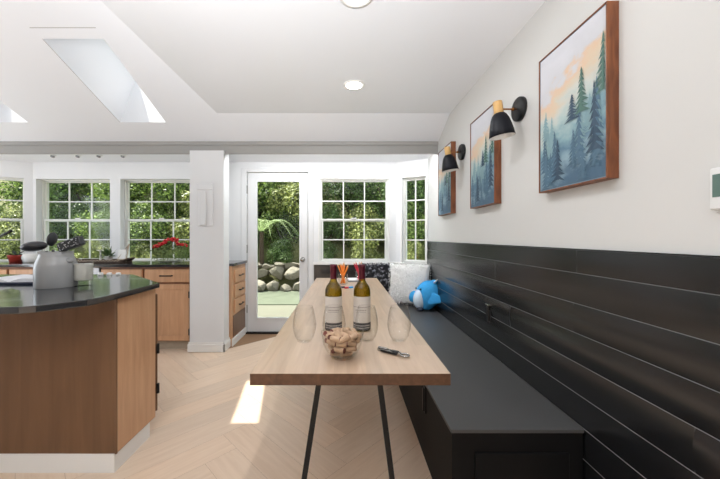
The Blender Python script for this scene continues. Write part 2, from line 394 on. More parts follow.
# ceilings
cb = MB()
xs = [XL-.1, SKY[0][0], SKY[0][1], SKY[1][0], SKY[1][1], FLATX]; ys = [0., SY0, SY1, S0Y]
for i in range(5):
    for j in range(3):
        if j == 1 and i in (1, 3): continue
        a, b, c, d = xs[i], xs[i+1], ys[j], ys[j+1]
        if i == 4 and False: continue
        cb.quad((a, c, sz(c)), (a, d, sz(d)), (b, d, sz(d)), (b, c, sz(c)))
cb.quad((FLATX, FLATY, FLATZ), (FLATX, S0Y, S0Z), (XR+.1, S0Y, S0Z), (XR+.1, FLATY, FLATZ))
cb.quad((FLATX, YF-.1, FLATZ), (FLATX, FLATY, FLATZ), (XR+.1, FLATY, FLATZ), (XR+.1, YF-.1, FLATZ))
cb.quad((FLATX, FLATY, FLATZ), (FLATX, 0, FLATZ), (FLATX, 0, sz(0)))
cb.quad((FLATX, 0, FLATZ), (FLATX, YF-.1, FLATZ), (FLATX, YF-.1, sz(0)), (FLATX, 0, sz(0)))
RSX, RSY = [XL-.1, -3.3, -1.8, FLATX], [YF-.1, -2.7, -.5, 0]                # unseen roof opening, added so sun patches bounce light upward
for i in range(3):
    for j in range(3):
        if not (i == 1 and j == 1): cb.quad((RSX[i], RSY[j], sz(0)), (RSX[i], RSY[j+1], sz(0)), (RSX[i+1], RSY[j+1], sz(0)), (RSX[i+1], RSY[j], sz(0)))
ZT1 = 2.89; Y1T = 3.39; Y0T = 2.69; SMT = .32; ZT0 = ZT1+SMT*(Y1T-Y0T)
for a, b in SKY:                                                           # plastered skylight shafts
    cb.quad((a, SY0, sz(SY0)), (a, SY1, sz(SY1)), (a, Y1T, ZT1), (a, Y0T, ZT0))
    cb.quad((b, SY0, sz(SY0)), (b, Y0T, ZT0), (b, Y1T, ZT1), (b, SY1, sz(SY1)))
    cb.quad((a, SY1, sz(SY1)), (b, SY1, sz(SY1)), (b, Y1T, ZT1), (a, Y1T, ZT1))
    cb.quad((a, SY0, sz(SY0)), (a, Y0T, ZT0), (b, Y0T, ZT0), (b, SY0, sz(SY0)))
bmesh.ops.remove_doubles(cb.bm, verts=cb.bm.verts, dist=1e-5)
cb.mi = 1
for (a, b) in SKY:                                                          # thin grey line along the plaster beside each shaft
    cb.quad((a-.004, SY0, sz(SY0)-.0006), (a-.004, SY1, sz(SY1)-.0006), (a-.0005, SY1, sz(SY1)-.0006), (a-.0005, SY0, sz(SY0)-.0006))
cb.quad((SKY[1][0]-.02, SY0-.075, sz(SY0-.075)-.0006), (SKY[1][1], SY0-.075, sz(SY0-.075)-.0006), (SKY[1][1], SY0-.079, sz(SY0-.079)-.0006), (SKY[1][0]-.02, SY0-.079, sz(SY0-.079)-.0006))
struct('ceiling', cb, ['ceil', 'shaft_line'], 'white ceiling, flat over the table and sloped with skylights over the kitchen', 'ceiling')
# bay ceiling with the roof over it and the header beam in front
struct('ceiling_bay', MB().box(XL-.3, XR+.3, 3.475, YB+.75, 2.165, 2.24), 'ceil', 'low white ceiling over the window bay', 'ceiling')
rf = MB()
rz = lambda y: ZT1-.01+SMT*(Y1T-y)
RX = [XL-.5, SKY[0][0]-.03, SKY[0][1]+.03, SKY[1][0]-.03, SKY[1][1]+.03, XR+.5]; RY = [YB+.8, Y1T+.03, Y0T-.03, .0]
for i in range(5):
    for k in range(3):
        if k == 1 and i in (1, 3): continue
        rf.quad((RX[i], RY[k], rz(RY[k])), (RX[i+1], RY[k], rz(RY[k])), (RX[i+1], RY[k+1], rz(RY[k+1])), (RX[i], RY[k+1], rz(RY[k+1])))
RRX, RRY = [XL-.5, -3.8, -1.8, XR+.5], [YF-.4, -2.7, -.2, 0]  # the added rear opening, cut through the roof as well
for i in range(3):
    for j in range(3):
        if not (i == 1 and j == 1): rf.quad((RRX[i], RRY[j], rz(0)), (RRX[i], RRY[j+1], rz(0)), (RRX[i+1], RRY[j+1], rz(0)), (RRX[i+1], RRY[j], rz(0)))
rf.box(XL-.5, XR+.5, YB+.78, YB+.8, 2.16, rz(YB+.8)+.01)  # eave front, added to keep sun off the back windows
struct('trim_roof', rf, 'roof', 'shingled roof over the room', 'roof')
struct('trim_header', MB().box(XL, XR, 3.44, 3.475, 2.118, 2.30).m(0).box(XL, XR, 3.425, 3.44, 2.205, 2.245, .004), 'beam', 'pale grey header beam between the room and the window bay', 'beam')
# skylights
for i, (a, b) in enumerate(SKY):
    o = sthing('window_%d' % (5+i), ('skylight over the kitchen island' if i else 'skylight at the left edge of the photo'), 'skylight', ((a+b)/2, (SY0+Y1T)/2, ZT1))
    f = MB(); e = .02
    def P(x, y, dz): return (x, y, ZT1+SMT*(Y1T-y)+dz)
    for (x0, x1, y0, y1) in ((a-.06, a-.001, Y0T-.06, Y1T+.06), (b+.001, b+.06, Y0T-.06, Y1T+.06), (a, b, Y0T-.06, Y0T-.001), (a, b, Y1T+.001, Y1T+.06)):
        p = [P(x0, y0, 0), P(x1, y0, 0), P(x1, y1, 0), P(x0, y1, 0)]; q = [P(x0, y0, .06), P(x1, y0, .06), P(x1, y1, .06), P(x0, y1, .06)]
        f.quad(*p[::-1]); f.quad(*q)
        for k in range(4): f.quad(p[k], p[(k+1) % 4], q[(k+1) % 4], q[k])
    obj('curb', f, 'trim', o)
    g = MB(); g.quad(P(a-.03, Y0T-.03, .062), P(b+.03, Y0T-.03, .062), P(b+.03, Y1T+.03, .062), P(a-.03, Y1T+.03, .062)); obj('pane', g, 'skyglass', o)

# column at the end of the kitchen run
struct('wall_column', MB().box(-1.65, -1.29, 3.40, 3.56, 0, 2.14), 'wall', 'white square column under the header', 'column')
struct('trim_column_plate', MB().box(-1.562, -1.40, 3.388, 3.40, 1.335, 1.785, .004).box(-1.53, -1.47, 3.376, 3.388, 1.345, 1.70, .004).box(-1.562, -1.40, 3.374, 3.388, 1.72, 1.785, .004), 'wall', 'plain white plate on the column', 'trim')
bb = MB().box(-1.668, -1.272, 3.383, 3.40, 0, .085, .004).box(-1.29, -1.272, 3.383, 3.562, 0, .085, .004).box(-1.66, -1.28, 3.39, 3.40, .085, .105, .003).box(-1.29, -1.28, 3.39, 3.562, .085, .105, .003)
struct('baseboard_column', bb, 'trim', 'white baseboard around the column foot', 'baseboard')
struct('baseboard_back', MB().box(-1.262, -1.248, 3.562, 4.05, 0, .085, .003), 'trim', 'white baseboard under the drawers by the door', 'baseboard')

# ------------------------------------------------------------------ windows
def window(idx, mtx, u0, u1, z0, z1, cols, vset, label, rail=True, fr=.016, rows=2, loc=(0, 0, 0), sill=True):
    """double hung: white frame, two sashes with muntin grids, panes"""
    o = sthing('window_%d' % idx, label, 'window', loc)
    def part(nm, mb, m, par=o): mb.xf(mtx); return obj(nm, mb, m, par)
    v0, v1 = vset, vset+.06
    f = MB().box(u0, u0+fr, v0, v1, z0, z1, .003).box(u1-fr, u1, v0, v1, z0, z1, .003).box(u0+fr, u1-fr, v0, v1, z1-fr, z1, .003).box(u0+fr, u1-fr, v0, v1, z0, z0+fr, .003)
    part('frame', f, 'vinyl')
    def sash(a, b, c, d, v, st, nr, nm):
        s = MB().box(a, a+st, v, v+.028, c, d, .002).box(b-st, b, v, v+.028, c, d, .002).box(a+st, b-st, v, v+.028, c, c+st, .002).box(a+st, b-st, v, v+.028, d-st, d, .002)
        so_ = part(nm, s, 'vinyl')
        A, B, C, D = a+st, b-st, c+st, d-st; g = MB()
        for k in range(1, cols): x = A+(B-A)*k/cols; g.box(x-.007, x+.007, v+.006, v+.02, C, D)
        for k in range(1, nr): z = C+(D-C)*k/nr; g.box(A, B, v+.005, v+.021, z-.007, z+.007)
        part('muntins', g, 'vinyl', so_)
        p = MB(); p.box(A-.003, B+.003, v+.011, v+.015, C-.003, D+.003); part('pane', p, 'glass', so_)
        return so_
    if rail:
        zm = (z0+z1)/2
        sash(u0+fr, u1-fr, zm-.012, z1-fr, v0+.031, .014, rows, 'upper_sash')
        lo = sash(u0+fr+.006, u1-fr-.006, z0+fr, zm+.02, v0+.002, .022, rows, 'lower_sash')
        part('sash_lock', MB().box((u0+u1)/2-.03, (u0+u1)/2+.03, v0-.012, v0+.012, zm+.02, zm+.034, .003), 'vinyl', lo)
    else:
        sash(u0+fr*.6, u1-fr*.6, z0+fr*.6, z1-fr*.6, v0+.02, .02, rows*2, 'sash')
    return o
MBk = Matrix.Translation((0, YB, 0))
window(1, MBk, *W1, SILLZ, TOPZ, 3, .075, 'white gridded window behind the decor tray, left of the two over the kitchen counter', loc=(-3.44, YB, SILLZ))
window(2, MBk, *W2, SILLZ, TOPZ, 3, .075, 'white gridded window behind the red flowers', loc=(-2.35, YB, SILLZ))
window(3, MBk, *W3, SILLZ, TOPZ, 3, .012, 'white gridded window behind the dining table', loc=(.117, YB, SILLZ), fr=.016)
window(4, A_R, .085, .385, SILLZ, TOPZ, 2, .03, 'narrow white gridded window on the angled wall by the bench', rail=False, loc=(.85, 3.93, SILLZ))
window(7, A_L, .18, .92, SILLZ, TOPZ, 3, .03, 'white gridded window on the angled wall at the far left', loc=(-4.3, 3.8, SILLZ))
# thin white casings and sills round the dining windows
t = MB()
a, b = W3
t.box(a-.016, b+.016, YB-.014, YB, TOPZ, TOPZ+.016, .003).box(a-.016, a, YB-.014, YB, SILLZ, TOPZ, .003).box(b, b+.016, YB-.014, YB, SILLZ, TOPZ, .003).box(-.40, .64, YB-.03, YB+.012, SILLZ-.035, SILLZ, .004)
struct('trim_1', t, 'trim', 'white casing and sill round the dining window', 'trim')
t = MB().box(.0, .41, -.03, .03, SILLZ-.035, SILLZ, .004).box(.06, .085, -.012, 0, SILLZ, TOPZ+.014, .003).box(.385, .405, -.012, 0, SILLZ, TOPZ+.014, .003).box(.085, .385, -.012, 0, TOPZ, TOPZ+.014, .003).xf(A_R)
struct('trim_2', t, 'trim', 'white casing and sill of the narrow angled window', 'trim')
# black panelling under the dining windows
struct('trim_3', MB().box(-.392, .645, YB-.016, YB, 0, SILLZ-.036).box(.0, .405, -.016, 0, 0, SILLZ-.036, 0, A_R), 'black', 'black panelling under the dining windows', 'panelling')

# black panelling on the right wall: glossy wide boards, each a little bowed
wm = MB(); lev = [1.167, 1.068, .938, .812, .686, .556, .43, .304, .178, .052, 0]
Ya, Yb_ = -1.0, 3.846
rnd = random.Random(3); nY = 40
for bi in range(len(lev)-1):
    zt, zb = lev[bi]-.003, lev[bi+1]
    cuts = [Ya] + sorted({0: [1.36, 2.9], 1: [2.1], 2: [.7, 1.38, 3.0], 3: [1.9], 4: [.9, 2.5]}.get(bi, [])) + [Yb_]
    for c0, c1 in zip(cuts, cuts[1:]):
        ny = max(2, int((c1-c0)*10)); nz = 8; grid = []
        ph = rnd.uniform(0, 6); amp = (.001, .003, .006, .010, .0075, .004, .003, .003, .003, .001)[bi]
        for i in range(ny+1):
            y = c0+.0008+(c1-c0-.0016)*i/ny; row = []
            for k in range(nz+1):
                s = k/nz; z = zb+(zt-zb)*s
                x = .985 + .0015*math.sin(y*2.3+ph)*math.sin(PI*s) - amp*math.sin(PI*s)*(.75+.35*math.sin(y*1.7+ph*2))
                row.append(wm.bm.verts.new((x, y, z)))
            grid.append(row)
        for i in range(ny):
            for k in range(nz):
                f = wm.bm.faces.new((grid[i][k], grid[i][k+1], grid[i+1][k+1], grid[i+1][k])); f.smooth = True
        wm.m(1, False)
        wm.quad((.985, c0, zt), (.985, c1, zt), (.9885, c1, zt+.0026), (.9885, c0, zt+.0026))  # top chamfer carries the painted edge highlight
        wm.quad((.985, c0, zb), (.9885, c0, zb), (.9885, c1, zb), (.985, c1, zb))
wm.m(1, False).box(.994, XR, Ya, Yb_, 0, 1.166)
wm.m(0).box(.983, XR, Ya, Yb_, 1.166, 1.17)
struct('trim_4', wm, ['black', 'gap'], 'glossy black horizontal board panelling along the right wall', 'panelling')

# ------------------------------------------------------------------ glazed door
d0, d1 = DOOR; dr = sthing('door_1', 'white full-glass door between the column and the dining window', 'door', ((d0+d1)/2, YB, 0))
cas = MB().box(d0-.05, d0+.02, YB-.015, YB+.03, 0, 2.10, .003).box(d1-.02, d1+.05, YB-.015, YB+.03, 0, 2.10, .003).box(d0+.02, d1-.02, YB-.015, YB+.03, 2.04, 2.10, .003)
obj('door_frame', cas, 'door', dr)
s0, s1, z0, z1 = d0+.027, d1-.027, .022, 2.032
gx0, gx1, gz0, gz1 = -1.118, -.572, .195, 1.925
sl = MB().box(s0, gx0, YB+.005, YB+.05, z0, z1).box(gx1, s1, YB+.005, YB+.05, z0, z1).box(gx0, gx1, YB+.005, YB+.05, z0, gz0).box(gx0, gx1, YB+.005, YB+.05, gz1, z1)
obj('door_leaf', sl, 'door', dr)
bd = MB().box(gx0-.02, gx0+.006, YB-.002, YB+.006, gz0-.02, gz1+.02, .003).box(gx1-.006, gx1+.02, YB-.002, YB+.006, gz0-.02, gz1+.02, .003).box(gx0, gx1, YB-.002, YB+.006, gz1-.006, gz1+.02, .003).box(gx0, gx1, YB-.002, YB+.006, gz0-.02, gz0+.006, .003)
obj('glazing_bead', bd, 'door', dr)
obj('pane', MB().box(gx0-.002, gx1+.002, YB+.022, YB+.028, gz0-.002, gz1+.002), 'glass', dr)
for z in (.31, 1.07, 1.82): obj('hinge', MB().cyl((s0-.006, YB-.003, z-.05), (s0-.006, YB-.003, z+.05), .007, n=10), 'hinge', dr)
kb = MB().m(0, True).lathe([(0, 0), (.03, 0), (.03, .006), (.012, .01), (.011, .03), (.024, .042), (.027, .055), (.02, .066), (0, .069)], mtx=Matrix.Rotation(PI/2, 4, 'X'), c=(s1-.062, YB+.006, .935), n=20)
obj('door_knob', kb, 'chrome', dr)
obj('threshold', MB().box(d0, d1, YB-.03, YB+T, .0, .02, .003), 'dark', dr)

# ------------------------------------------------------------------ kitchen run under the windows
CT = .925; CF = 3.42; FY = 3.455
def pull_bar(mb, x0, x1, y, z):                                             # horizontal bow handle on a face looking to -y
    mb.box(x0, x1, y-.03, y-.02, z-.006, z+.006, .002).box(x0, x0+.01, y-.021, y, z-.006, z+.006).box(x1-.01, x1, y-.021, y, z-.006, z+.006)
def front(mb, x0, x1, y, z0, z1, fw=.0):                                     # slab, or shaker front when fw > 0
    if fw:
        mb.box(x0, x0+fw, y-.02, y, z0, z1, .003).box(x1-fw, x1, y-.02, y, z0, z1, .003).box(x0+fw, x1-fw, y-.02, y, z0, z0+fw, .003).box(x0+fw, x1-fw, y-.02, y, z1-fw, z1, .003).box(x0+fw, x1-fw, y-.012, y, z0+fw, z1-fw)
    else: mb.box(x0, x1, y-.02, y, z0, z1, .004)
    return mb
def base_cabinet(x0, x1, label, hinge_right, doors=1, y=FY):
    t = thing('base_cabinet', label, 'cabinet', ((x0+x1)/2, y+.28, 0), group='wooden base cabinets under the kitchen windows')
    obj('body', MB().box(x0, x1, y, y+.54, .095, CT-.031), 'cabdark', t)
    obj('toe_kick', MB().box(x0, x1, y+.04, y+.06, 0, .096), 'driftwood', t)
    wd = (x1-x0)/doors
    for k in range(doors):
        a, b = x0+k*wd+.012, x0+(k+1)*wd-.014
        dw = obj('drawer', front(MB(), a, b, y, .735, .872), 'cab', t)
        h = MB(); pull_bar(h, (a+b)/2-.065, (a+b)/2+.065, y-.02, .805); obj('handle', h, 'blackmetal', dw)
        do = obj('door', front(MB(), a, b, y, .105, .712, .06), 'cab', t)
        xh = b+.004 if hinge_right else a-.004
        for z in (.2, .6): obj('hinge', MB().box(xh-.008, xh+.012, y-.026, y-.002, z-.035, z+.035, .002), 'blackmetal', do)
base_cabinet(-2.165, -1.663, 'wooden cabinet with drawer and black handle beside the white column', True)
base_cabinet(-2.632, -2.167, 'wooden cabinet half hidden behind the island, second from the column', False)
base_cabinet(-4.0, -3.24, 'wooden cabinet at the far left behind the open magazine', False, 2)
dw = thing('dishwasher', 'grey steel dishwasher between the wooden cabinets, seen past the candle jar', 'dishwasher', (-2.935, 3.7, 0))
obj('body', MB().box(-3.236, -2.636, 3.46, 3.98, .095, CT-.034), 'blackmetal', dw)
obj('door', MB().box(-3.233, -2.639, 3.435, 3.46, .10, .80, .004), 'steel', dw)
obj('control_strip', MB().box(-3.233, -2.639, 3.438, 3.46, .805, .888, .003), 'steel', dw)
hd = MB().box(-3.15, -2.72, 3.40, 3.412, .745, .757, .003).box(-3.15, -3.14, 3.41, 3.436, .745, .757).box(-2.73, -2.72, 3.41, 3.436, .745, .757); obj('handle', hd, 'steel', dw)
obj('kick_plate', MB().box(-3.233, -2.639, 3.5, 3.52, 0, .096), 'blackmetal', dw)
# drawer stack by the door facing the dining side
FX = -1.262
dk = thing('drawer_cabinet', 'narrow wooden three-drawer cabinet between the column and the glass door', 'cabinet', (-1.45, 3.81, 0))
obj('body', MB().box(-1.655, FX, 3.565, 4.048, .0, CT-.031), 'cab', dk)
zs = [(.70, .845), (.53, .675), (.36, .505)]
for a, b in zs:
    dd = obj('drawer', MB().box(FX, FX+.018, 3.63, 4.0, a, b, .003), 'cab', dk)
    h = MB().box(FX+.036, FX+.045, 3.75, 3.88, (a+b)/2-.006, (a+b)/2+.006, .002).box(FX+.017, FX+.037, 3.75, 3.76, (a+b)/2-.006, (a+b)/2+.006).box(FX+.017, FX+.037, 3.87, 3.88, (a+b)/2-.006, (a+b)/2+.006)
    obj('handle', h, 'blackmetal', dd)
obj('end_panel', MB().box(FX, FX+.006, 3.60, 4.03, .09, .335, .002), 'island', dk)
# worktop
ct = MB().prism([(-4.05, CF), (-1.655, CF), (-1.655, 3.562), (-1.238, 3.562), (-1.238, YB-.001), (-3.95, YB-.001), (-4.75, 3.585), (-4.75, CF)], CT-.03, CT, .004)
wt = obj('worktop', ct, 'counter'); tag(wt, 'black polished stone worktop under the kitchen windows', 'worktop')
# window stools inside the reveals
struct('trim_5', MB().box(W1[0], W1[1], YB, YB+.073, SILLZ-.0, SILLZ+.018).box(W2[0], W2[1], YB, YB+.073, SILLZ, SILLZ+.018), 'trim', 'white sills inside the kitchen window reveals', 'trim')

# ------------------------------------------------------------------ island
IZ = .935
isl = thing('kitchen_island', 'stained wooden island cabinet with white base at the left', 'island', (-2.0, 2.0, 0))
body = [(-1.187, 1.66), (-1.187, 2.0), (-1.60, 2.40), (-3.2, 2.40), (-3.2, 1.66)]
obj('side_glare_panel', MB().box(-1.187, -1.184, 1.664, 1.998, .10, IZ-.032), 'cab', isl)  # thin paler overlay paints window glare on the island's side
obj('body', MB().prism(body, .095, IZ-.031, .002), 'island', isl)
kick = [(-1.192, 1.655), (-1.192, 1.955), (-1.6, 2.33), (-3.15, 2.33), (-3.15, 1.655)]
obj('base_trim', MB().prism(kick, 0, .096), 'trim', isl)
obj('corner_bead', MB().cyl((-1.187, 1.66, .097), (-1.187, 1.66, IZ-.034), .006, n=10), 'island', isl)
mt = Matrix.Translation((-1.187, 2.0, 0)) @ Matrix.Rotation(math.atan2(.4, -.413), 4, 'Z')
obj('door', MB().box(.02, .55, -.02, 0, .12, .86, .003, mt), 'island', isl)
for z in (.27, .52): obj('hinge', MB().cyl((-1.176, 2.012, z-.03), (-1.176, 2.012, z+.03), .009, n=8), 'blackmetal', isl)
ctp = [(-1.153, 1.99), (-1.62, 2.445), (-3.25, 2.445), (-3.25, 1.302), (-1.40, 1.302), (-1.33, 1.306), (-1.285, 1.33), (-1.23, 1.395), (-1.175, 1.458), (-1.16, 1.50), (-1.155, 1.60)]
it = obj('island_countertop', MB().prism(ctp, IZ-.03, IZ, .004), 'counter'); tag(it, 'black polished stone countertop on the wooden island', 'countertop')

# utensil crock
cx, cy = -1.66, 1.84
ck = thing('utensil_crock', 'grey ceramic crock on the island holding black kitchen utensils', 'crock', (cx, cy, IZ))
prof = [(0, .002), (.094, .0), (.0965, .003), (.0965, .122), (.0945, .134), (.088, .152), (.082, .166), (.0775, .18), (.0785, .203), (.075, .203), (.073, .185), (.08, .155), (.09, .125), (.092, .05), (.09, .015), (0, .012)]
obj('crock_body', MB().m(0, True).lathe(prof, (cx, cy, IZ), 40), 'pot', ck)
obj('spout', MB().m(0, True).ell((cx+.084, cy-.01, IZ+.15), (.022, .02, .016)), 'pot', ck)
def stick(p0, p1, r=.006): return MB().m(0, True).cyl(p0, p1, r, r*1.1, 10)
def utensil(nm, lab, base, neck, head_c, head_r, rot, extra=None):
    o = thing(nm, lab, 'utensil', (base[0], base[1], base[2]))
    obj('handle', stick(base, neck), 'rubber', o)
    hd = MB().m(0, True).ell(head_c, head_r, rot); obj('head', hd, 'rubber', o)
    if extra: extra(o)
utensil('ladle', 'black ladle lying leftmost over the crock rim', (cx+.03, cy, IZ+.03), (cx-.03, cy-.03, IZ+.205), (cx-.098, cy-.03, IZ+.232), (.064, .05, .028), Matrix.Rotation(R(-8), 4, 'Y'))
utensil('serving_spoon', 'black spoon with round bowl standing upright in the crock', (cx-.03, cy+.04, IZ+.03), (cx-.06, cy+.045, IZ+.21), (cx-.066, cy+.045, IZ+.272), (.02, .03, .042), Matrix.Rotation(R(12), 4, 'Y'))
def specks(o):
    s = MB(); rr = random.Random(5)
    for k in range(34):
        u, v = rr.uniform(-.055, .055), rr.uniform(-.02, .02)
        m_ = Matrix.Translation((cx+.108, cy-.02, IZ+.245)) @ Matrix.Rotation(R(-20), 4, 'Y')
        s.box(u-.002, u+.002, -.0288, -.0258, v-.0016, v+.0016, 0, m_)
    obj('slots', s, 'speck', o)
ms = Matrix.Rotation(R(-20), 4, 'Y')
o = thing('slotted_spatula', 'black speckled slotted spatula leaning right out of the crock', 'utensil', (cx-.02, cy, IZ+.03))
obj('handle', stick((cx-.02, cy, IZ+.03), (cx+.045, cy-.018, IZ+.222)), 'rubber', o)
obj('head', MB().box(-.068, .068, -.026, .012, -.026, .026, .012, Matrix.Translation((cx+.108, cy-.02, IZ+.245)) @ ms, 3), 'rubber', o)
specks(o)
# candle jar
jx, jy = -1.532, 1.875
cj = thing('candle_jar', 'clear glass jar candle with pale wax beside the grey crock', 'candle', (jx, jy, IZ))
obj('jar', MB().m(0, True).lathe([(0, .0), (.044, 0), (.047, .004), (.047, .145), (.0445, .145), (.0445, .03), (0, .026)], (jx, jy, IZ), 32), 'wineglass', cj)
obj('wax', MB().m(0, True).lathe([(0, .034), (.042, .034), (.0435, .038), (.0435, .126), (.041, .129), (0, .124)], (jx, jy, IZ), 32), 'wax', cj)
obj('wick', MB().cyl((jx, jy, IZ+.123), (jx, jy, IZ+.136), .0015, n=6), 'rubber', cj)
# open magazine
mg = thing('magazine', 'open white magazine with navy cover lying on the island at the left edge', 'magazine', (-2.02, 2.02, IZ), R(4))
obj('cover', MB().box(-.24, .24, -.11, .11, .0, .014, .003), 'navy', mg, world=False)
pg = MB().m(0, True)
for sgn in (-1, 1):
    n_ = 10
    for k in range(n_):
        u0_, u1_ = .002+.232*k/n_, .002+.232*(k+1)/n_
        hz = lambda u: .0145+.028*math.sin(min(1, u/.1)*PI/2)*(1-.75*(u/.234)**1.5)
        pg.quad((sgn*u0_, -.105, hz(u0_)), (sgn*u1_, -.105, hz(u1_)), (sgn*u1_, .105, hz(u1_)), (sgn*u0_, .105, hz(u0_)))
        pg.quad((sgn*u0_, -.105, .0142), (sgn*u1_, -.105, .0142), (sgn*u1_, -.105, hz(u1_)), (sgn*u0_, -.105, hz(u0_)))
        pg.quad((sgn*u0_, .105, .0142), (sgn*u1_, .105, .0142), (sgn*u1_, .105, hz(u1_)), (sgn*u0_, .105, hz(u0_)))
    pg.quad((sgn*.234, -.105, .0142), (sgn*.234, .105, .0142), (sgn*.234, .105, hz(.234)), (sgn*.234, -.105, hz(.234)))
obj('pages', pg, 'paper', mg, world=False)
# three white knobs at the island's far edge
for k, (px, lab) in enumerate(((102.6, 'small white knob on the island, nearest the candle jar'), (111.3, 'small white knob on the island, middle one of three'), (120.3, 'small white knob on the island, nearest the cabinets'))):
    Y = 2.40; X = (px-345)/320*Y
    o = obj('cooktop_knob', MB().m(0, True).lathe([(0, 0), (.016, 0), (.017, .004), (.017, .014), (.013, .02), (0, .022)], (X, Y-.02, IZ), 16), 'white'); tag(o, lab, 'knob', 'white knobs at the far edge of the island')

# ------------------------------------------------------------------ things on the kitchen worktop
tr = thing('wicker_tray', 'long dark woven tray with upturned ends under the left kitchen window', 'tray', (-2.84, 3.72, CT))
tm = MB().prism([(-.30, -.10), (.30, -.10), (.30, .10), (-.30, .10)], 0.0, .014, .004)
for y_ in (-.10, .10): tm.box(-.30, .30, y_-.008, y_+.008, .0, .036, .004)
for sx in (-1, 1):
    tm.prism([(0, -.10), (.085, -.06), (.085, .06), (0, .10)], 0, .014, .003, Matrix.Translation((sx*.29, 0, .008)) @ Matrix.Rotation(0 if sx > 0 else PI, 4, 'Z') @ Matrix.Rotation(R(-26), 4, 'Y'))
obj('tray_body', tm, 'wicker', tr, world=False)
for k in range(26):
    pass
bd_ = MB().m(0, True)
for k in range(34): bd_.ell((-.29+.58*k/33, -.112, .022+.006*(k % 2)), (.008, .006, .008), sub=1)
obj('beaded_rim', bd_, 'driftwood', tr, world=False)
def px2(px, y): return (px-345)/320*y
ty = 3.72; tz = CT+.014
hx = px2(100.5, ty)
ch = thing('candle_holder', 'tall candle holder with glass cup, left on the woven tray', 'candle holder', (hx, ty, tz))
obj('stem', MB().m(0, True).lathe([(0, 0), (.034, 0), (.034, .006), (.012, .012), (.009, .05), (.013, .06), (.008, .07), (.008, .115), (.02, .12), (.036, .125), (.036, .129), (0, .129)], (hx, ty, tz), 20), 'white', ch)
obj('cup', MB().m(0, True).lathe([(0, .1295), (.03, .1295), (.038, .14), (.036, .19), (.034, .19), (.035, .142), (0, .134)], (hx, ty, tz), 20), 'wineglass', ch)
gx = px2(108.5, ty)
gp = thing('potted_plant', 'small leafy green plant in a white pot on the woven tray', 'plant', (gx, ty, tz))
obj('pot', MB().m(0, True).lathe([(0, 0), (.03, 0), (.042, .05), (.044, .056), (.039, .056), (.036, .045), (0, .042)], (gx, ty, tz), 20), 'white', gp)
lf = MB(); rr = random.Random(9)
for k in range(70):
    a, e, L = rr.uniform(0, 2*PI), rr.uniform(.1, 1.4), rr.uniform(.06, .125)
    d = Vector((math.cos(a)*math.cos(e), math.sin(a)*math.cos(e), math.sin(e))); s_ = d.cross(Vector((0, 0, 1))); s_ = (s_.normalized() if s_.length > .01 else Vector((1, 0, 0)))*.015
    b0 = Vector((gx, ty, tz+.045)); lf.quad(b0+d*L*.3, b0+d*L*.75+s_, b0+d*L*1.15, b0+d*L*.75-s_)
obj('foliage', lf, 'leaf2', gp)
ex = px2(123, ty)
ea = thing('display_easel', 'small pale wooden easel at the right of the woven tray', 'easel', (ex, ty, tz))
def bar(p, q, r=.005): return MB().cyl(p, q, r, n=8)
obj('leg', bar((ex-.06, ty-.03, tz), (ex+.06, ty+.02, tz+.20)), 'driftwood', ea)
obj('leg', bar((ex+.055, ty-.03, tz), (ex+.06, ty+.02, tz+.20)), 'driftwood', ea)
obj('leg', bar((ex-.045, ty+.05, tz), (ex+.06, ty+.02, tz+.20)), 'driftwood', ea)
obj('crossbar', bar((ex-.05, ty-.028, tz+.02), (ex+.055, ty-.03, tz+.025)), 'driftwood', ea)
obj('plaque', MB().box(-.05, .04, -.004, .004, 0, .11, .002, Matrix.Translation((ex-.0, ty-.022, tz+.026)) @ Matrix.Rotation(R(-12), 4, 'X')), 'white', ea)
# red flowers in a low glass dish
fy = 3.80; fx = px2(170, fy)
fl = thing('red_flowers', 'red flowers on thin stems in a glass dish by the right kitchen window', 'flowers', (fx, fy, CT))
obj('dish', MB().m(0, True).lathe([(0, 0), (.10, 0), (.155, .018), (.158, .024), (.153, .024), (.098, .007), (0, .006)], (fx, fy, CT), 36), 'wineglass', fl)
st = MB().m(0, True); heads = []
rr = random.Random(4)
arc = [(154.5, 246.2), (158, 246), (161, 244), (164, 242), (167, 240.5), (170, 239.5), (173, 239), (175.5, 240), (178, 243.6), (181.5, 244.6), (185.5, 245)]
for px, py in arc:
    yy = fy+rr.uniform(-.03, .03); X = px2(px, yy); Z = 1.22-(py-237)/320*yy
    st.cyl((fx+(X-fx)*.45, fy, CT+.004), (X, yy, Z-.008), .0016, n=5); heads.append((X, yy, Z))
obj('stems', st, 'stemg', fl)
lv = MB()
for k in range(260):
    X = fx+rr.uniform(-.2, .22); Z = CT+rr.uniform(.03, .2); a = rr.uniform(0, 6.28)
    d = Vector((math.cos(a), rr.uniform(-.5, .5), math.sin(a))).normalized(); s_ = d.cross(Vector((0, 1, .2))).normalized()*.007
    b0 = Vector((X, fy+rr.uniform(-.04, .04), Z)); lv.quad(b0, b0+d*.02+s_, b0+d*.04, b0+d*.02-s_)
obj('leaves', lv, 'stemg', fl)
for X, yy, Z in heads:
    hm = MB().m(0, True)
    for k in range(9): hm.ell((X+rr.uniform(-.024, .024), yy+rr.uniform(-.02, .02), Z+rr.uniform(-.018, .014)), (.015, .015, .011), sub=1)
    obj('blossom', hm, 'red', fl)
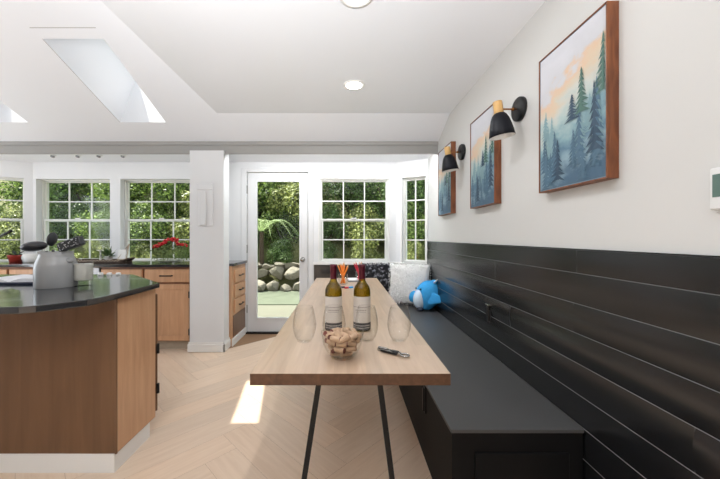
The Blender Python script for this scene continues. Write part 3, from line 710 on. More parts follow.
# far left: red pot plant, white mug, black faucet
rx, ry = px2(16, 3.74), 3.74
rp_ = thing('red_pot_plant', 'red glazed pot with a few dark leaves at the far left of the worktop', 'plant', (rx, ry, CT))
obj('pot', MB().m(0, True).lathe([(0, 0), (.055, 0), (.072, .07), (.078, .085), (.072, .085), (.066, .07), (0, .066)], (rx, ry, CT), 24), 'redpot', rp_)
lf = MB()
for a, L, e in ((.2, .1, .25), (2.6, .12, .5), (4.2, .1, .4), (1.3, .09, .6), (5.4, .09, .2)):
    d = Vector((math.cos(a)*math.cos(e), math.sin(a)*math.cos(e), math.sin(e))); s_ = d.cross(Vector((0, 0, 1))).normalized()*.02; b0 = Vector((rx, ry, CT+.07))
    m1 = b0+d*L*.6+Vector((0, 0, .012)); tip = b0+d*L*1.2
    lf.quad(b0, m1-s_, tip, m1+s_)
obj('leaves', lf, 'darkleaf', rp_)
mx_, my_ = px2(30.5, 3.72), 3.72
mu = thing('white_mug', 'plain white mug on the worktop behind the black ladle', 'mug', (mx_, my_, CT))
obj('cup', MB().m(0, True).lathe([(0, 0), (.058, 0), (.066, .008), (.068, .10), (.064, .10), (.061, .012), (0, .008)], (mx_, my_, CT), 28), 'white', mu)
hp = [(mx_-.064, my_, CT+.08), (mx_-.095, my_, CT+.075), (mx_-.102, my_, CT+.05), (mx_-.09, my_, CT+.028), (mx_-.064, my_, CT+.022)]
obj('handle', MB().m(0, True).tube([Vector(p) for p in hp], .007, 8), 'white', mu)
fx_, fy_ = px2(-9, 3.78), 3.78
fa = thing('kitchen_faucet', 'black kitchen faucet spout reaching in at the left edge of the photo', 'faucet', (fx_, fy_, CT))
obj('base', MB().m(0, True).lathe([(0, 0), (.03, 0), (.03, .01), (.02, .016), (.018, .29), (0, .295)], (fx_, fy_, CT), 18), 'blackmetal', fa)
e0 = Vector((fx_, fy_, CT+.285)); e1 = Vector((px2(11, 3.6), 3.6, 1.22+6*3.6/320))
obj('spout', MB().m(0, True).tube([e0, e0+(e1-e0)*.5+Vector((0, 0, -.02)), e1], .016, 12), 'blackmetal', fa)
obj('lever', MB().m(0, True).cyl((fx_, fy_, CT+.2), (fx_-.09, fy_-.02, CT+.22), .007, n=8), 'blackmetal', fa)

# ceiling spotlights in the kitchen bay
for px, lab in ((53, 'small spotlight in the bay ceiling, leftmost of four'), (78, 'small spotlight in the bay ceiling, second from the left'), (99, 'small spotlight in the bay ceiling, third from the left'), (123, 'small spotlight in the bay ceiling, nearest the column')):
    X = px2(px, 3.7)
    o = thing('bay_spotlight', lab, 'spotlight', (X, 3.7, 2.165), group='spotlights in the bay ceiling')
    obj('ring', MB().m(0, True).lathe([(.026, 0), (.036, 0), (.036, -.004), (.028, -.006), (.026, 0)], (X, 3.7, 2.165), 20), 'trim', o)
    mt = Matrix.Translation((X, 3.7, 2.16)) @ Matrix.Rotation(R(28), 4, 'Y')
    obj('eyeball', MB().m(0, True).lathe([(0, .0), (.02, -.003), (.022, -.012), (.016, -.022), (.013, -.019), (0, -.015)], mtx=mt, n=16), 'steel', o)

# ------------------------------------------------------------------ recessed ceiling lights (visible two), then unseen fill downlights added behind the viewer
for (X, Y, Z, lab) in ((.07, 2.48, FLATZ, 'round recessed ceiling light over the middle of the dining table'), (.055, 1.56, FLATZ, 'round recessed ceiling light at the top edge of the photo')):
    o = thing('recessed_light', lab, 'ceiling light', (X, Y, Z), group='recessed lights in the dining ceiling')
    obj('trim_ring', MB().m(0, True).lathe([(.062, 0), (.085, 0), (.084, -.005), (.066, -.007), (.062, -.004)], (X, Y, Z), 36), 'trim', o)
    obj('diffuser', MB().m(0, True).lathe([(0, -.005), (.064, -.004), (.064, -.001), (0, -.001)], (X, Y, Z), 32), 'lamp', o)
    area('recessed_and_fill_glow', (X, Y, Z-.012), (0, 0, -1), .12, 0, 3, (.93, .965, 1), 'DISK')
for (X, Y, Z) in ((-.8, -.9, FLATZ), (-.8, -2.4, FLATZ)):  # bodiless downlights added to brighten floor and ceiling
    area('recessed_and_fill_glow', (X, Y, Z-.012), (0, 0, -1), .12, 0, 8, (.93, .965, 1), 'DISK')

# ------------------------------------------------------------------ dining table
TZ = .75; tx0, tx1, ty0, ty1 = -.327, .363, 1.10, 3.67
tb = thing('dining_table', 'long pale butcher-block dining table on slim black angled legs', 'table', ((tx0+tx1)/2, (ty0+ty1)/2, 0))
tt = MB(); nst = 12; wst = (tx1-tx0)/nst; rr = random.Random(11); ids = []
for i in range(nst):
    y = ty0; 
    first = rr.uniform(.25, .8)
    cuts = [ty0]
    y = ty0+first
    while y < ty1-.2: cuts.append(y); y += rr.uniform(.5, .95)
    cuts.append(ty1)
    for c0, c1 in zip(cuts, cuts[1:]):
        x0, x1 = tx0+i*wst, tx0+(i+1)*wst
        tt.box(x0, x1, c0, c1, TZ-.04, TZ)
for f in tt.bm.faces:
    if abs(f.normal.y) > .5 : f.material_index = 1
to = obj('tabletop', tt, ['table', 'shaded_tableend'], tb)
tone_attr(to, lambda p: p.index//6, .9, 1.06)
def leg(x0, z0, x1, z1, y0, y1):
    d = Vector((x1-x0, y1-y0, z1-z0)); q = d.to_track_quat('Z', 'Y').to_matrix().to_4x4()
    mb = MB().box(-.011, .011, -.011, .011, 0, d.length, .002); mb.xf(Matrix.Translation((x0, y0, z0)) @ q); return mb
for yy in (1.30, 3.42):
    obj('leg', leg(-.202, .0, -.094, .708, yy, yy), 'blackmetal', tb)
    obj('leg', leg(.221, .0, .131, .708, yy, yy), 'blackmetal', tb)
    obj('mounting_plate', MB().box(-.13, .165, yy-.03, yy+.03, TZ-.046, TZ-.0402, .001), 'blackmetal', tb)
for sx in (-.202, .221):
    pass

# wine bottles
def bottle(X, Y, label, tilt):
    o = thing('wine_bottle', label, 'bottle', (X, Y, TZ), R(tilt), 'wine bottles on the table'); L = dict(world=False)
    P = [(0, .004), (.03, .0), (.038, .003), (.0395, .012), (.0395, .19), (.0385, .205), (.033, .222), (.022, .238), (.0158, .252), (.0145, .268), (.0145, .318), (.0158, .319), (.0158, .328), (.012, .328)]
    P = [(r*1.08, z) for r, z in P]
    obj('glass', MB().m(0, True).lathe(P, n=36), 'bottle', o, **L)
    obj('wine', MB().m(0, True).lathe([(0, .006), (.039, .008), (.0397, .19), (.0378, .206), (.0324, .22), (.0216, .236), (0, .237)], n=28), 'wine', o, **L)
    obj('capsule', MB().m(0, True).lathe([(.0165, .258), (.0167, .315), (.0178, .317), (.0178, .33), (.0165, .3315), (0, .3315)], n=28), 'capsule', o, **L)
    def wrap(z0, z1, r, a0, a1, n=28):
        m_ = MB().m(0, True)
        for k in range(n):
            a, b = a0+(a1-a0)*k/n, a0+(a1-a0)*(k+1)/n
            m_.quad((r*math.cos(a), r*math.sin(a), z0), (r*math.cos(b), r*math.sin(b), z0), (r*math.cos(b), r*math.sin(b), z1), (r*math.cos(a), r*math.sin(a), z1))
        return m_
    lb = obj('label', wrap(.045, .174, .0435, PI*.93, PI*2.07), 'label', o, **L)
    lb['label'] = 'ivory paper label'
    ln = wrap(.122, .124, .0437, PI*1.08, PI*1.92)
    for k in range(7):                                                     # a line of small script
        a = PI*(1.28+.06*k); 
        for z_, h_ in ((.104, .006), (.096, .003)):
            for q in range(2):
                aa = a+q*.08; r_ = .0437
                ln.quad((r_*math.cos(aa), r_*math.sin(aa), z_), (r_*math.cos(aa+.05), r_*math.sin(aa+.05), z_), (r_*math.cos(aa+.05), r_*math.sin(aa+.05), z_+h_), (r_*math.cos(aa), r_*math.sin(aa), z_+h_))
    obj('script', ln, 'ink', lb, **L)
    b2 = obj('lower_band', wrap(.008, .0445, .0435, PI*.93, PI*2.07), 'labeldark', o, **L)
    l2 = MB(); rr = random.Random(2)
    for z_ in (.029, .018):
        a = PI*1.15
        while a < PI*1.85:
            wd = rr.uniform(.05, .11); r_ = .0437
            l2.quad((r_*math.cos(a), r_*math.sin(a), z_), (r_*math.cos(a+wd), r_*math.sin(a+wd), z_), (r_*math.cos(a+wd), r_*math.sin(a+wd), z_+.005), (r_*math.cos(a), r_*math.sin(a), z_+.005)); a += wd+.05
    obj('small_print', l2, 'inkl', b2, **L)
    return o
bottle(px2(333.5, 1.62), 1.62, 'left wine bottle with ivory label and burgundy capsule', 6)
bottle(px2(362, 1.62), 1.62, 'right wine bottle with ivory label and burgundy capsule', -9)

# stemless glasses
def glass(X, Y, lab):
    P = [(0, .002), (.022, 0), (.03, .003), (.042, .022), (.0505, .05), (.053, .075), (.0505, .105), (.044, .135), (.0375, .158), (.0365, .158), (.043, .135), (.0493, .105), (.0517, .075), (.0492, .051), (.041, .024), (.028, .007), (0, .006)]
    o = obj('stemless_glass', MB().m(0, True).lathe(P, (X, Y, TZ), 40), 'wineglass'); tag(o, lab, 'glass', 'stemless wine glasses on the table')
glass(px2(304.5, 1.44), 1.44, 'clear stemless wine glass nearest the left table edge')
glass(px2(399, 1.45), 1.45, 'clear stemless wine glass nearest the bench')
glass(px2(366.5, 1.45), 1.45, 'clear stemless wine glass in front of the right bottle')
glass(px2(334, 1.45), 1.45, 'clear stemless wine glass in front of the left bottle, behind the cork bowl')

# bowl of corks
bx, by = px2(342.5, 1.255), 1.255
bo = obj('glass_bowl', MB().m(0, True).lathe([(0, .003), (.04, 0), (.046, .003), (.061, .02), (.075, .05), (.0825, .09), (.084, .1), (.082, .1), (.0805, .09), (.073, .051), (.059, .023), (.044, .008), (0, .007)], (bx, by, TZ), 48), 'wineglass')
tag(bo, 'clear glass bowl full of wine corks at the near end of the table', 'bowl')
cork_me = None; rr = random.Random(21); placed = []
def cork_mesh(nm):
    mb = MB().m(0, False).cyl((0, 0, -.021), (0, 0, .021), .011, .0105, 14, .0015); mb.m(1).cyl((0, 0, .0205), (0, 0, .0216), .0098, n=14)
    return mb
layers = [(.022, 0, 0), (.022, .028, 5), (.042, .012, 3), (.043, .045, 7), (.063, .018, 4), (.065, .05, 8), (.085, .008, 2), (.087, .038, 6), (.088, .056, 9)]
cl = ['wine cork in the glass bowl']
first = None; n_c = 0
for z, rad, cnt in layers:
    for k in range(max(1, cnt)):
        a = 2*PI*k/max(1, cnt)+rr.uniform(-.2, .2)
        loc = (bx+rad*math.cos(a), by+rad*math.sin(a), TZ+z+rr.uniform(-.003, .003))
        if first is None:
            first = obj('wine_cork', cork_mesh('wine_cork'), ['cork', 'corkred'], center=False); o = first
        else:
            o = first.copy(); COL.objects.link(o)
        o.location = loc
        tl = rr.uniform(50, 115) if z > .03 else 90
        o.rotation_euler = (R(tl), rr.uniform(0, 6), rr.uniform(0, 6.28) if rad < .04 else a+PI+rr.uniform(-.5, .5))
        tag(o, 'wine cork heaped in the clear glass bowl on the table', 'cork', 'wine corks in the bowl'); n_c += 1

# corkscrew
A = Vector((px2(377.5, 1.325), 1.325)); B = Vector((px2(409.5, 1.24), 1.24)); ang = math.atan2(B.y-A.y, B.x-A.x); Lc = (B-A).length; C_ = (A+B)/2
cs = thing('corkscrew', 'steel and black folding corkscrew lying on the table right of the bowl', 'corkscrew', (C_.x, C_.y, TZ), ang)
h = Lc/2; L = dict(world=False)
obj('handle', MB().prism([(-h+.0, -.004), (-h+.012, -.011), (-h+.05, -.012), (h-.05, -.008), (h-.036, -.006), (h-.036, .006), (h-.05, .008), (-h+.05, .012), (-h+.012, .01)], .002, .014, .003), 'chrome', cs, **L)
obj('grip', MB().box(-h+.062, h-.046, -.0095, .0095, .004, .0165, .003).box(-h+.02, h-.05, -.0125, -.009, .004, .012, .001), 'blackmetal', cs, **L)
obj('lever', MB().box(-h+.004, -h+.05, -.005, .005, .0145, .019, .0015), 'chrome', cs, **L)
rg = MB().m(0, True)
pts = [Vector((h-.020+.0165*math.cos(a*PI/10), .0125*math.sin(a*PI/10), .0075)) for a in range(21)]
rg.tube(pts, .004, 8); obj('ring', rg, 'chrome', cs, **L)

# pencils in glass cups
def pencil_cup(X, Y, h, r, label, pens, cat='pencil', grp='pencils'):
    c = obj('pencil_cup', MB().m(0, True).lathe([(0, .002), (r*.8, 0), (r, .006), (r, h), (r-.003, h), (r-.003, .01), (0, .008)], (X, Y, TZ), 28), 'wineglass'); tag(c, label, 'cup')
    for k, (a, tl, L_, cm, lab) in enumerate(pens):
        b0 = Vector((X-math.cos(a)*r*.5, Y-math.sin(a)*r*.5, TZ+.0105)); d = Vector((math.cos(a)*math.sin(tl), math.sin(a)*math.sin(tl), math.cos(tl)))
        o = thing('coloured_pencil', lab, 'pencil', b0, group=grp)
        obj('shaft', MB().cyl(b0, b0+d*(L_-.02), .0064, n=6), cm, o); obj('point', MB().cyl(b0+d*(L_-.02), b0+d*L_, .0064, .0012, 6), 'penwood', o)
pencil_cup(px2(343, 3.18), 3.18, .10, .047, 'glass cup of orange pencils behind the left wine bottle', [(a, t_, l_, 'orange', 'orange pencil in the glass cup behind the left bottle') for a, t_, l_ in ((.2, .38, .2), (1.0, .2, .215), (2.2, .25, .2), (3.0, .40, .205), (3.5, .28, .21), (4.6, .1, .2), (5.4, .28, .2), (6.0, .42, .195))], grp='orange pencils in the cup')
pencil_cup(px2(359.5, 3.36), 3.36, .11, .042, 'glass cup of red pencils behind the right wine bottle', [(a, t_, l_, cm_, lb_) for a, t_, l_, cm_, lb_ in ((.3, .22, .21, 'pinkred', 'red pencil in the cup behind the right bottle'), (1.4, .15, .2, 'pinkw', 'pale pink pencil in the cup behind the right bottle'), (2.8, .42, .21, 'pinkred', 'red pencil in the cup behind the right bottle'), (3.3, .3, .215, 'pinkred', 'red pencil in the cup behind the right bottle'), (4.4, .15, .2, 'pinkw', 'pale pink pencil in the cup behind the right bottle'), (5.6, .25, .2, 'pinkred', 'red pencil in the cup behind the right bottle'))], grp='red and pink pencils in the cup')
nb = thing('notebook', 'small white notebook between the two pencil cups', 'notebook', (px2(353.5, 3.42), 3.42, TZ), R(4))
obj('cover', MB().box(-.06, .06, -.08, .08, 0, .006, .001), 'dark', nb, world=False); obj('pages', MB().box(-.057, .057, -.078, .078, .006, .024, .002), 'paper', nb, world=False)
for px, yy, cm_, lab in ((351, 2.95, 'blue', 'little blue eraser on the table behind the bottles'), (346.5, 2.93, 'pinkred', 'little red eraser in front of the orange pencils'), (343, 2.96, 'navy', 'little navy eraser against the orange pencil cup')):
    o = obj('eraser', MB().box(-.02, .02, -.012, .012, TZ, TZ+.014, .003, rotz_at(px2(px, yy), yy, .5)), cm_); tag(o, lab, 'eraser')

# ------------------------------------------------------------------ bench
SZ = .43; bx0, bx1, by0, by1 = .434, .978, 1.31, 3.83
bn = thing('storage_bench', 'long black storage bench along the panelled wall', 'bench', (.7, 2.6, 0))
pts = [(bx0+.006, by0+.006), (bx1, by0+.006), (bx1, 3.84), (.66, YB-.03), (-.05, YB-.03), (-.05, 3.72), (bx0+.006, 3.72)]
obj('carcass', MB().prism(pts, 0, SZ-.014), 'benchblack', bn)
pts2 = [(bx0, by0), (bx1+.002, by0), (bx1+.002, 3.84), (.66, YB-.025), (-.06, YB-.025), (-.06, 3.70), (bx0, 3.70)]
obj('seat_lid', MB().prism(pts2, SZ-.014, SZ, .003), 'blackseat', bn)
obj('end_panel', MB().box(bx0+.10, bx1-.06, by0-.003, by0+.008, .05, .335, .002), 'benchblack', bn)
obj('latch', MB().box(bx0-.012, bx0+.004, 1.73, 1.752, .275, .40, .003).box(bx0-.004, bx0+.01, 1.725, 1.757, .265, .41, .002), 'blackmetal', bn)
# black outlet plate on the panelling
Yo = 2.18; ol = thing('wall_outlet', 'black outlet plate on the black panelling above the bench', 'outlet', (.975, Yo, .63))
obj('plate', MB().box(.977, .985, Yo-.03, Yo+.03, .64, .765, .003), 'blackmetal', ol)
obj('cover', MB().box(.966, .978, Yo-.02, Yo+.02, .65, .755, .003), 'black', ol)
obj('top_highlight', MB().box(.963, .978, Yo-.024, Yo+.024, .755, .763, .002), 'chrome', ol)  # bright strip stands in for the highlight along the top edge

# pillows and plush
def pillow(nm, lab, m_, loc, yaw, lean, wdt, hgt, th, nz=0., seed=1, tuft=0):
    o = thing(nm, lab, 'pillow', loc, yaw); mb = MB().m(0, True); n = 26; rr = random.Random(seed); G = {}
    for side in (-1, 1):
        for i in range(n+1):
            for j in range(n+1):
                u, v = i/n*2-1, j/n*2-1
                if side == 1 and (i in (0, n) or j in (0, n)): G[(side, i, j)] = G[(-1, i, j)]; continue
                k = (1-abs(u)**2.6)*(1-abs(v)**2.6); t_ = th/2*max(0, k)**.45
                pin = 1-.05*(1-abs(u)**2)*abs(v)**3; pin2 = 1-.05*(1-abs(v)**2)*abs(u)**3
                p = Vector((u*wdt/2*pin2, side*t_, (v*hgt/2*pin)))
                p += Vector((rr.uniform(-nz, nz), rr.uniform(-nz, nz), rr.uniform(-nz, nz)))
                G[(side, i, j)] = mb.bm.verts.new(p)
    for side in (-1, 1):
        for i in range(n):
            for j in range(n):
                q = [G[(side, i, j)], G[(side, i+1, j)], G[(side, i+1, j+1)], G[(side, i, j+1)]]
                f = mb.bm.faces.new(q if side < 0 else q[::-1]); f.smooth = True
    mt = Matrix.Translation((0, 0, hgt/2*math.cos(lean)+.015)) @ Matrix.Rotation(-lean, 4, 'X')
    mb.xf(mt); c = obj('cover', mb, m_, o, world=False)
    if tuft:
        fz = MB(); rr = random.Random(seed+1)
        for k in range(tuft):
            u, v = rr.uniform(-.97, .97), rr.uniform(-.97, .97)
            if k % 4 == 0:
                if rr.random() < .5: u = rr.choice((-1, 1))
                else: v = rr.choice((-1, 1))
            kk = (1-abs(u)**2.6)*(1-abs(v)**2.6); y = -th/2*max(0, kk)**.45
            p = Vector((u*wdt/2*.985, y, v*hgt/2*.985)); d = Vector((u*.5+rr.uniform(-.7, .7), -1+abs(u)*.4, v*.5+rr.uniform(-.8, .6))).normalized()*rr.uniform(.012, .026)
            s_ = d.cross(Vector((rr.uniform(-1, 1), rr.uniform(-1, 1), 1))).normalized()*.0035
            fz.quad(mt @ (p-s_), mt @ (p+s_), mt @ (p+d+s_*.4), mt @ (p+d-s_*.4))
        f_ = obj('fur', fz, m_, c, world=False); f_['kind'] = 'stuff'
    return o
pillow('fleece_pillow', 'fluffy white pillow leaning in the corner behind the blue plush', 'whitefur', (.745, 3.715, SZ), R(-20), R(9), .47, .47, .13, .004, 3, 1500)
pillow('faux_fur_pillow', 'black pillow with pale speckled fur behind the far end of the table', 'fuzz', (.40, 3.86, SZ), R(3), R(10), .42, .46, .13, .006, 5, 1600)
px_, py_ = .895, 3.47
pl = thing('plush_whale', 'blue plush sea animal with pale belly sitting on the bench by the white pillow', 'plush toy', (px_, py_, SZ), R(-28))
L = dict(world=False)
bm_ = MB().m(0, True); rb = Matrix.Rotation(R(14), 4, 'Y') @ Matrix.Rotation(R(-8), 4, 'X')
b = bmesh.new(); bmesh.ops.create_icosphere(b, subdivisions=4, radius=1)
for v in b.verts:
    k = 1-.16*max(0, -v.co.z)**2; v.co = Vector((v.co.x*.122*k, v.co.y*.115*k, v.co.z*.155))
for f in b.faces: f.smooth = True
bmesh.ops.transform(b, matrix=Matrix.Translation((0, 0, .152)) @ rb, verts=b.verts)
me_ = bpy.data.meshes.new('t'); b.to_mesh(me_); b.free(); bm_.bm.from_mesh(me_)
obj('body', bm_, 'blue', pl, **L)
be = MB().m(0, True).ell((-.055, -.035, .125), (.078, .088, .115), rb); obj('belly', be, 'paleblue', pl, **L)
obj('fin', MB().m(0, True).ell((-.142, -.02, .13), (.042, .035, .062), Matrix.Rotation(R(18), 4, 'Y')), 'blue', pl, **L)
obj('fin', MB().m(0, True).prism([(-.06, -.055), (.075, -.02), (.085, .03), (-.02, .075), (-.075, .03)], -.018, .018, .015, Matrix.Translation((.095, -.09, .125)) @ Matrix.Rotation(R(78), 4, 'X')), 'blue', pl, **L)
obj('tail', MB().m(0, True).ell((.045, .02, .285), (.05, .03, .024), Matrix.Rotation(R(-15), 4, 'Y')), 'blue', pl, **L)
obj('horn', MB().m(0, True).cyl((.07, -.02, .285), (.105, -.03, .325), .011, .004, 12), 'white', pl, **L)
pl.scale = (1.07, 1.07, 1.05)
for ex_, ey_, ez_ in ((-.045, -.103, .222), (-.112, -.02, .218)): obj('eye', MB().m(0, True).ell((ex_, ey_, ez_), (.009, .009, .009), sub=2), 'eye', pl, **L)
obj('foot', MB().m(0, True).ell((-.05, -.085, .02), (.035, .03, .02)), 'navy', pl, **L)

# ------------------------------------------------------------------ pictures on the right wall
def pine(mb, uc, v0, h, wd, d, rr, mi):
    """silhouette of a pine in the picture plane (u right, v up) as jagged tiers"""
    n = 9; mb.mi = mi
    for k in range(n):
        f0, f1 = k/n, (k+1.35)/n
        hw = wd*(1-f0)*.5*rr.uniform(.75, 1.1)+.004; z0_ = v0+h*f0; z1_ = v0+h*min(1, f1)
        sl_, sr_ = rr.uniform(-.01, .008), rr.uniform(-.01, .008)
        yield (uc-hw, z0_+sl_), (uc-hw*.3, z0_+.25*(z1_-z0_)), (uc+hw*.3, z0_+.25*(z1_-z0_)), (uc+hw, z0_+sr_), (uc+hw*.12, z1_), (uc-hw*.12, z1_)
def picture(y0, y1, lab, seed):
    z0, z1 = 1.435, 2.083; xf = .955
    o = thing('framed_picture', lab, 'picture', (XR-.02, (y0+y1)/2, z0), group='forest paintings on the right wall')
    fr = MB(); w_ = .006
    fr.box(xf, XR, y0, y0+w_, z0, z1, .001).box(xf, XR, y1-w_, y1, z0, z1, .001).box(xf, XR, y0+w_, y1-w_, z0, z0+w_, .001).box(xf, XR, y0+w_, y1-w_, z1-w_, z1, .001)
    obj('frame', fr, 'walnut', o)
    gap = .004; a, b, c, d = y0+w_+gap, y1-w_-gap, z0+w_+gap, z1-w_-gap
    cv = MB(); uvl = cv.bm.loops.layers.uv.new('UVMap'); xc = xf+.004
    f = cv.quad((xc, b, c), (xc, a, c), (xc, a, d), (xc, b, d))
    for lp, uv in zip(f.loops, ((0, 0), (1, 0), (1, 1), (0, 1))): lp[uvl].uv = (uv[0]*.62, uv[1])
    cv.mi = 0
    cv.box(xc+.0005, XR-.001, y0+w_, y1-w_, z0+w_, z1-w_)
    cvo = obj('canvas', cv, [painting(seed)], o)
    rr = random.Random(seed*7+1); tm_ = MB(); lay = 0
    W_ = b-a; H_ = d-c
    specs = []
    for k in range(10): specs.append((rr.uniform(.04, .96), rr.uniform(.2, .42), rr.uniform(.16, .3), .17, 0))
    for k in range(7): specs.append((rr.uniform(.04, .96), rr.uniform(-.05, .16), rr.uniform(.16, .3), .2, 1))
    for uc, v0, h in ((.30, .05, .36), (.66, .10, .42), (.86, .12, .5), (.12, .12, .26)): specs.append((uc+rr.uniform(-.05, .05), v0, h, .25, 1))
    for uc, v0, h, mi in ((.34, .04, .30, 2), (.88, .16, .44, 2), (.70, .44, .30, 3), (.97, .5, .36, 3), (.58, .42, .18, 2)): specs.append((uc+rr.uniform(-.03, .03), v0, h, .27, mi))
    for q, (uc, v0, h, wd, mi) in enumerate(specs):
        x = xc-.0004-.00012*q
        for poly in pine(tm_, uc, v0, h, wd, 0, rr, mi):
            P = []
            for (u, v) in poly:
                u = min(1, max(0, u)); v = min(1, max(0, v)); P.append((x, b-u*W_, c+v*H_))
            x -= .00001
            if len({(round(p[1], 5), round(p[2], 5)) for p in P}) == 6: tm_.quad(*P)
    obj('painted_pines', tm_, M['pine'], cvo)
picture(1.167, 1.578, 'framed forest painting, largest in view and nearest the thermostat', 1.3)
picture(2.046, 2.443, 'framed forest painting hanging between the two sconces', 4.7)
picture(2.886, 3.285, 'framed forest painting farthest away, next to the window bay', 8.1)

# ------------------------------------------------------------------ wall sconces
def sconce(Y, Z, lab):
    o = thing('wall_sconce', lab, 'wall lamp', (XR, Y, Z), group='sconces on the right wall'); L = dict(world=False)
    mx = Matrix.Rotation(-PI/2, 4, 'Y')
    obj('wall_plate', MB().m(0, True).lathe([(0, 0), (.066, 0), (.067, .004), (.067, .018), (.062, .023), (0, .024)], mtx=mx, n=36), 'blackmetal', o, **L)
    ar = obj('arm', MB().m(0, True).cyl((-.02, 0, 0), (-.115, 0, 0), .0045, n=10), 'brass', o, **L)
    obj('knuckle', MB().m(0, True).ell((-.045, 0, .0), (.010, .012, .010), sub=2), 'brass', ar, **L)
    tl = Matrix.Translation((-.128, 0, .0)) @ Matrix.Rotation(R(-8), 4, 'Y')
    obj('wooden_socket', MB().m(0, True).lathe([(0, .044), (.023, .043), (.025, .04), (.025, -.032), (.02, -.036), (0, -.036)], mtx=tl, n=28), 'lightwood', o, **L)
    obj('lamp_shade', MB().m(0, True).lathe([(.014, -.02), (.028, -.026), (.039, -.038), (.049, -.06), (.058, -.095), (.065, -.13), (.069, -.158), (.067, -.158)], mtx=tl, n=40), 'navyshade', o, **L)
    obj('shade_liner', MB().m(0, True).lathe([(.067, -.158), (.063, -.13), (.056, -.095), (.047, -.062), (.036, -.042), (.014, -.03)], mtx=tl, n=40), 'white', o, **L)
    obj('lamp_bulb', MB().m(0, True).ell((0, 0, 0), (.028, .028, .036), tl @ Matrix.Translation((0, 0, -.115))), 'white', o, **L)
sconce(1.82, 1.947, 'black dome sconce with wooden cap nearest the viewer')
sconce(2.715, 1.94, 'black dome sconce with wooden cap farther away, before the last painting')

# thermostat
th = thing('thermostat', 'white thermostat with grey screen at the right edge of the photo', 'thermostat', (.985, .82, 1.288))
obj('case', MB().box(.975, XR, .735, .858, 1.292, 1.403, .008, seg=3), 'plastic', th)
obj('screen', MB().box(.9735, .976, .745, .849, 1.325, 1.385, .0008), 'lcd', th)
obj('back_plate', MB().box(.99, XR, .73, .854, 1.284, 1.293, .002), 'plastic', th)

# ------------------------------------------------------------------ outdoors
struct('floor_patio', MB().box(-14, 8, YB+T, 6.2, -.3, -.1), 'patio', 'pale concrete patio outside', 'patio')
struct('floor_path', MB().box(-14, 8, 6.2, 7.9, -.3, -.085), 'path', 'mossy grey path in front of the boulders', 'path')
hl = MB().m(0, True); nx, ny = 26, 16; g = []
for j in range(ny+1):
    row = []
    for i in range(nx+1):
        x = -22+36*i/nx; y = 7.9+14*j/ny; z = -.35+(.95 if j > 0 else 0)+max(0, (y-8.6))*.72+.25*math.sin(x*1.1+y)*(j > 0)
        row.append(hl.bm.verts.new((x, y, z)))
    g.append(row)
for j in range(ny):
    for i in range(nx): hl.bm.faces.new((g[j][i], g[j][i+1], g[j+1][i+1], g[j+1][i])).smooth = True
struct('floor_hillside', hl, 'soil', 'green hillside behind the house', 'hill')

# boulders of the retaining edge
rr = random.Random(31); rocks = []
def rock_mesh(seed):
    r_ = random.Random(seed); mb = MB().m(0, False); b = bmesh.new(); bmesh.ops.create_icosphere(b, subdivisions=3, radius=1)
    pl_ = [Vector((r_.gauss(0, 1), r_.gauss(0, 1), r_.gauss(0, 1))).normalized() for _ in range(9)]
    for v in b.verts:
        for p in pl_:
            dd = v.co.dot(p)-.52
            if dd > 0: v.co -= p*dd*.9
    for f in b.faces: f.smooth = False
    mb._merge(b); return mb
rsrc = []
for k in range(4):
    o = obj('boulder', rock_mesh(50+k), 'rock', center=False); rsrc.append(o)
row_spec = [(-.12, .24, .24), (.22, .21, .19), (.44, .15, .10)]
cnt = 0
for ri, (zb, rx_, rz_) in enumerate(row_spec):
    x = -3.4+rr.uniform(0, .2)
    while x < .4:
        s_ = rr.uniform(.6, 1.2); src = rsrc[cnt % 4]
        o = src if cnt < 4 else src.copy()
        if cnt >= 4: COL.objects.link(o)
        o.scale = (rx_*s_, .3*s_, rz_*s_*1.1); o.location = (x+rx_*s_, 7.85+ri*.16+rr.uniform(-.08, .08), zb+rz_*s_*.62); o.rotation_euler = (0, 0, rr.uniform(0, 6))
        lev_ = ('bottom', 'middle', 'top')[ri]
        tag(o, 'grey boulder in the %s course of the rock edging seen through the door' % lev_, 'boulder', 'boulders in the %s course' % lev_)
        x += rx_*s_*1.75; cnt += 1

# trees and shrubs: leafy crowns on stems
def crown_mesh(nm, n, seed, size, mi):
    r_ = random.Random(seed); mb = MB(); lobes = []
    for k in range(16):
        a, e = r_.uniform(0, 6.28), r_.uniform(-.7, 1.4); q = r_.uniform(.35, .72)
        lobes.append((Vector((math.cos(a)*math.cos(e)*q, math.sin(a)*math.cos(e)*q, math.sin(e)*q)), r_.uniform(.26, .42)))
    tones = []
    for k in range(n):
        c, r0 = r_.choice(lobes); d = Vector((r_.gauss(0, 1), r_.gauss(0, 1), r_.gauss(0, 1))).normalized()
        p = c+d*r0*r_.uniform(.55, 1.02)
        u = Vector((r_.gauss(0, 1), r_.gauss(0, 1), r_.gauss(0, .6))).normalized(); n_ = (d*.8+Vector((r_.gauss(0, .5), r_.gauss(0, .5), r_.gauss(.4, .5)))).normalized()
        u = (u-n_*u.dot(n_)).normalized(); v = n_.cross(u); L_ = size*r_.uniform(.6, 1.3)
        mb.quad(p-u*L_*.5, p+v*L_*.26, p+u*L_*.5, p-v*L_*.26); tones.append(min(1.25, max(0, r_.gauss(.45, .36))))
    me = bpy.data.meshes.new(nm); mb.bm.to_mesh(me); mb.bm.free(); me.materials.append(M['foliage'][mi])
    at = me.color_attributes.new('tone', 'FLOAT_COLOR', 'CORNER')
    for p in me.polygons:
        t_ = tones[p.index]
        for li in p.loop_indices: at.data[li].color = (t_, t_, t_, 1)
    return me
CR = [crown_mesh('leaf_crown', 11000, 100+k, (.062, .07, .058)[k], k) for k in range(3)]
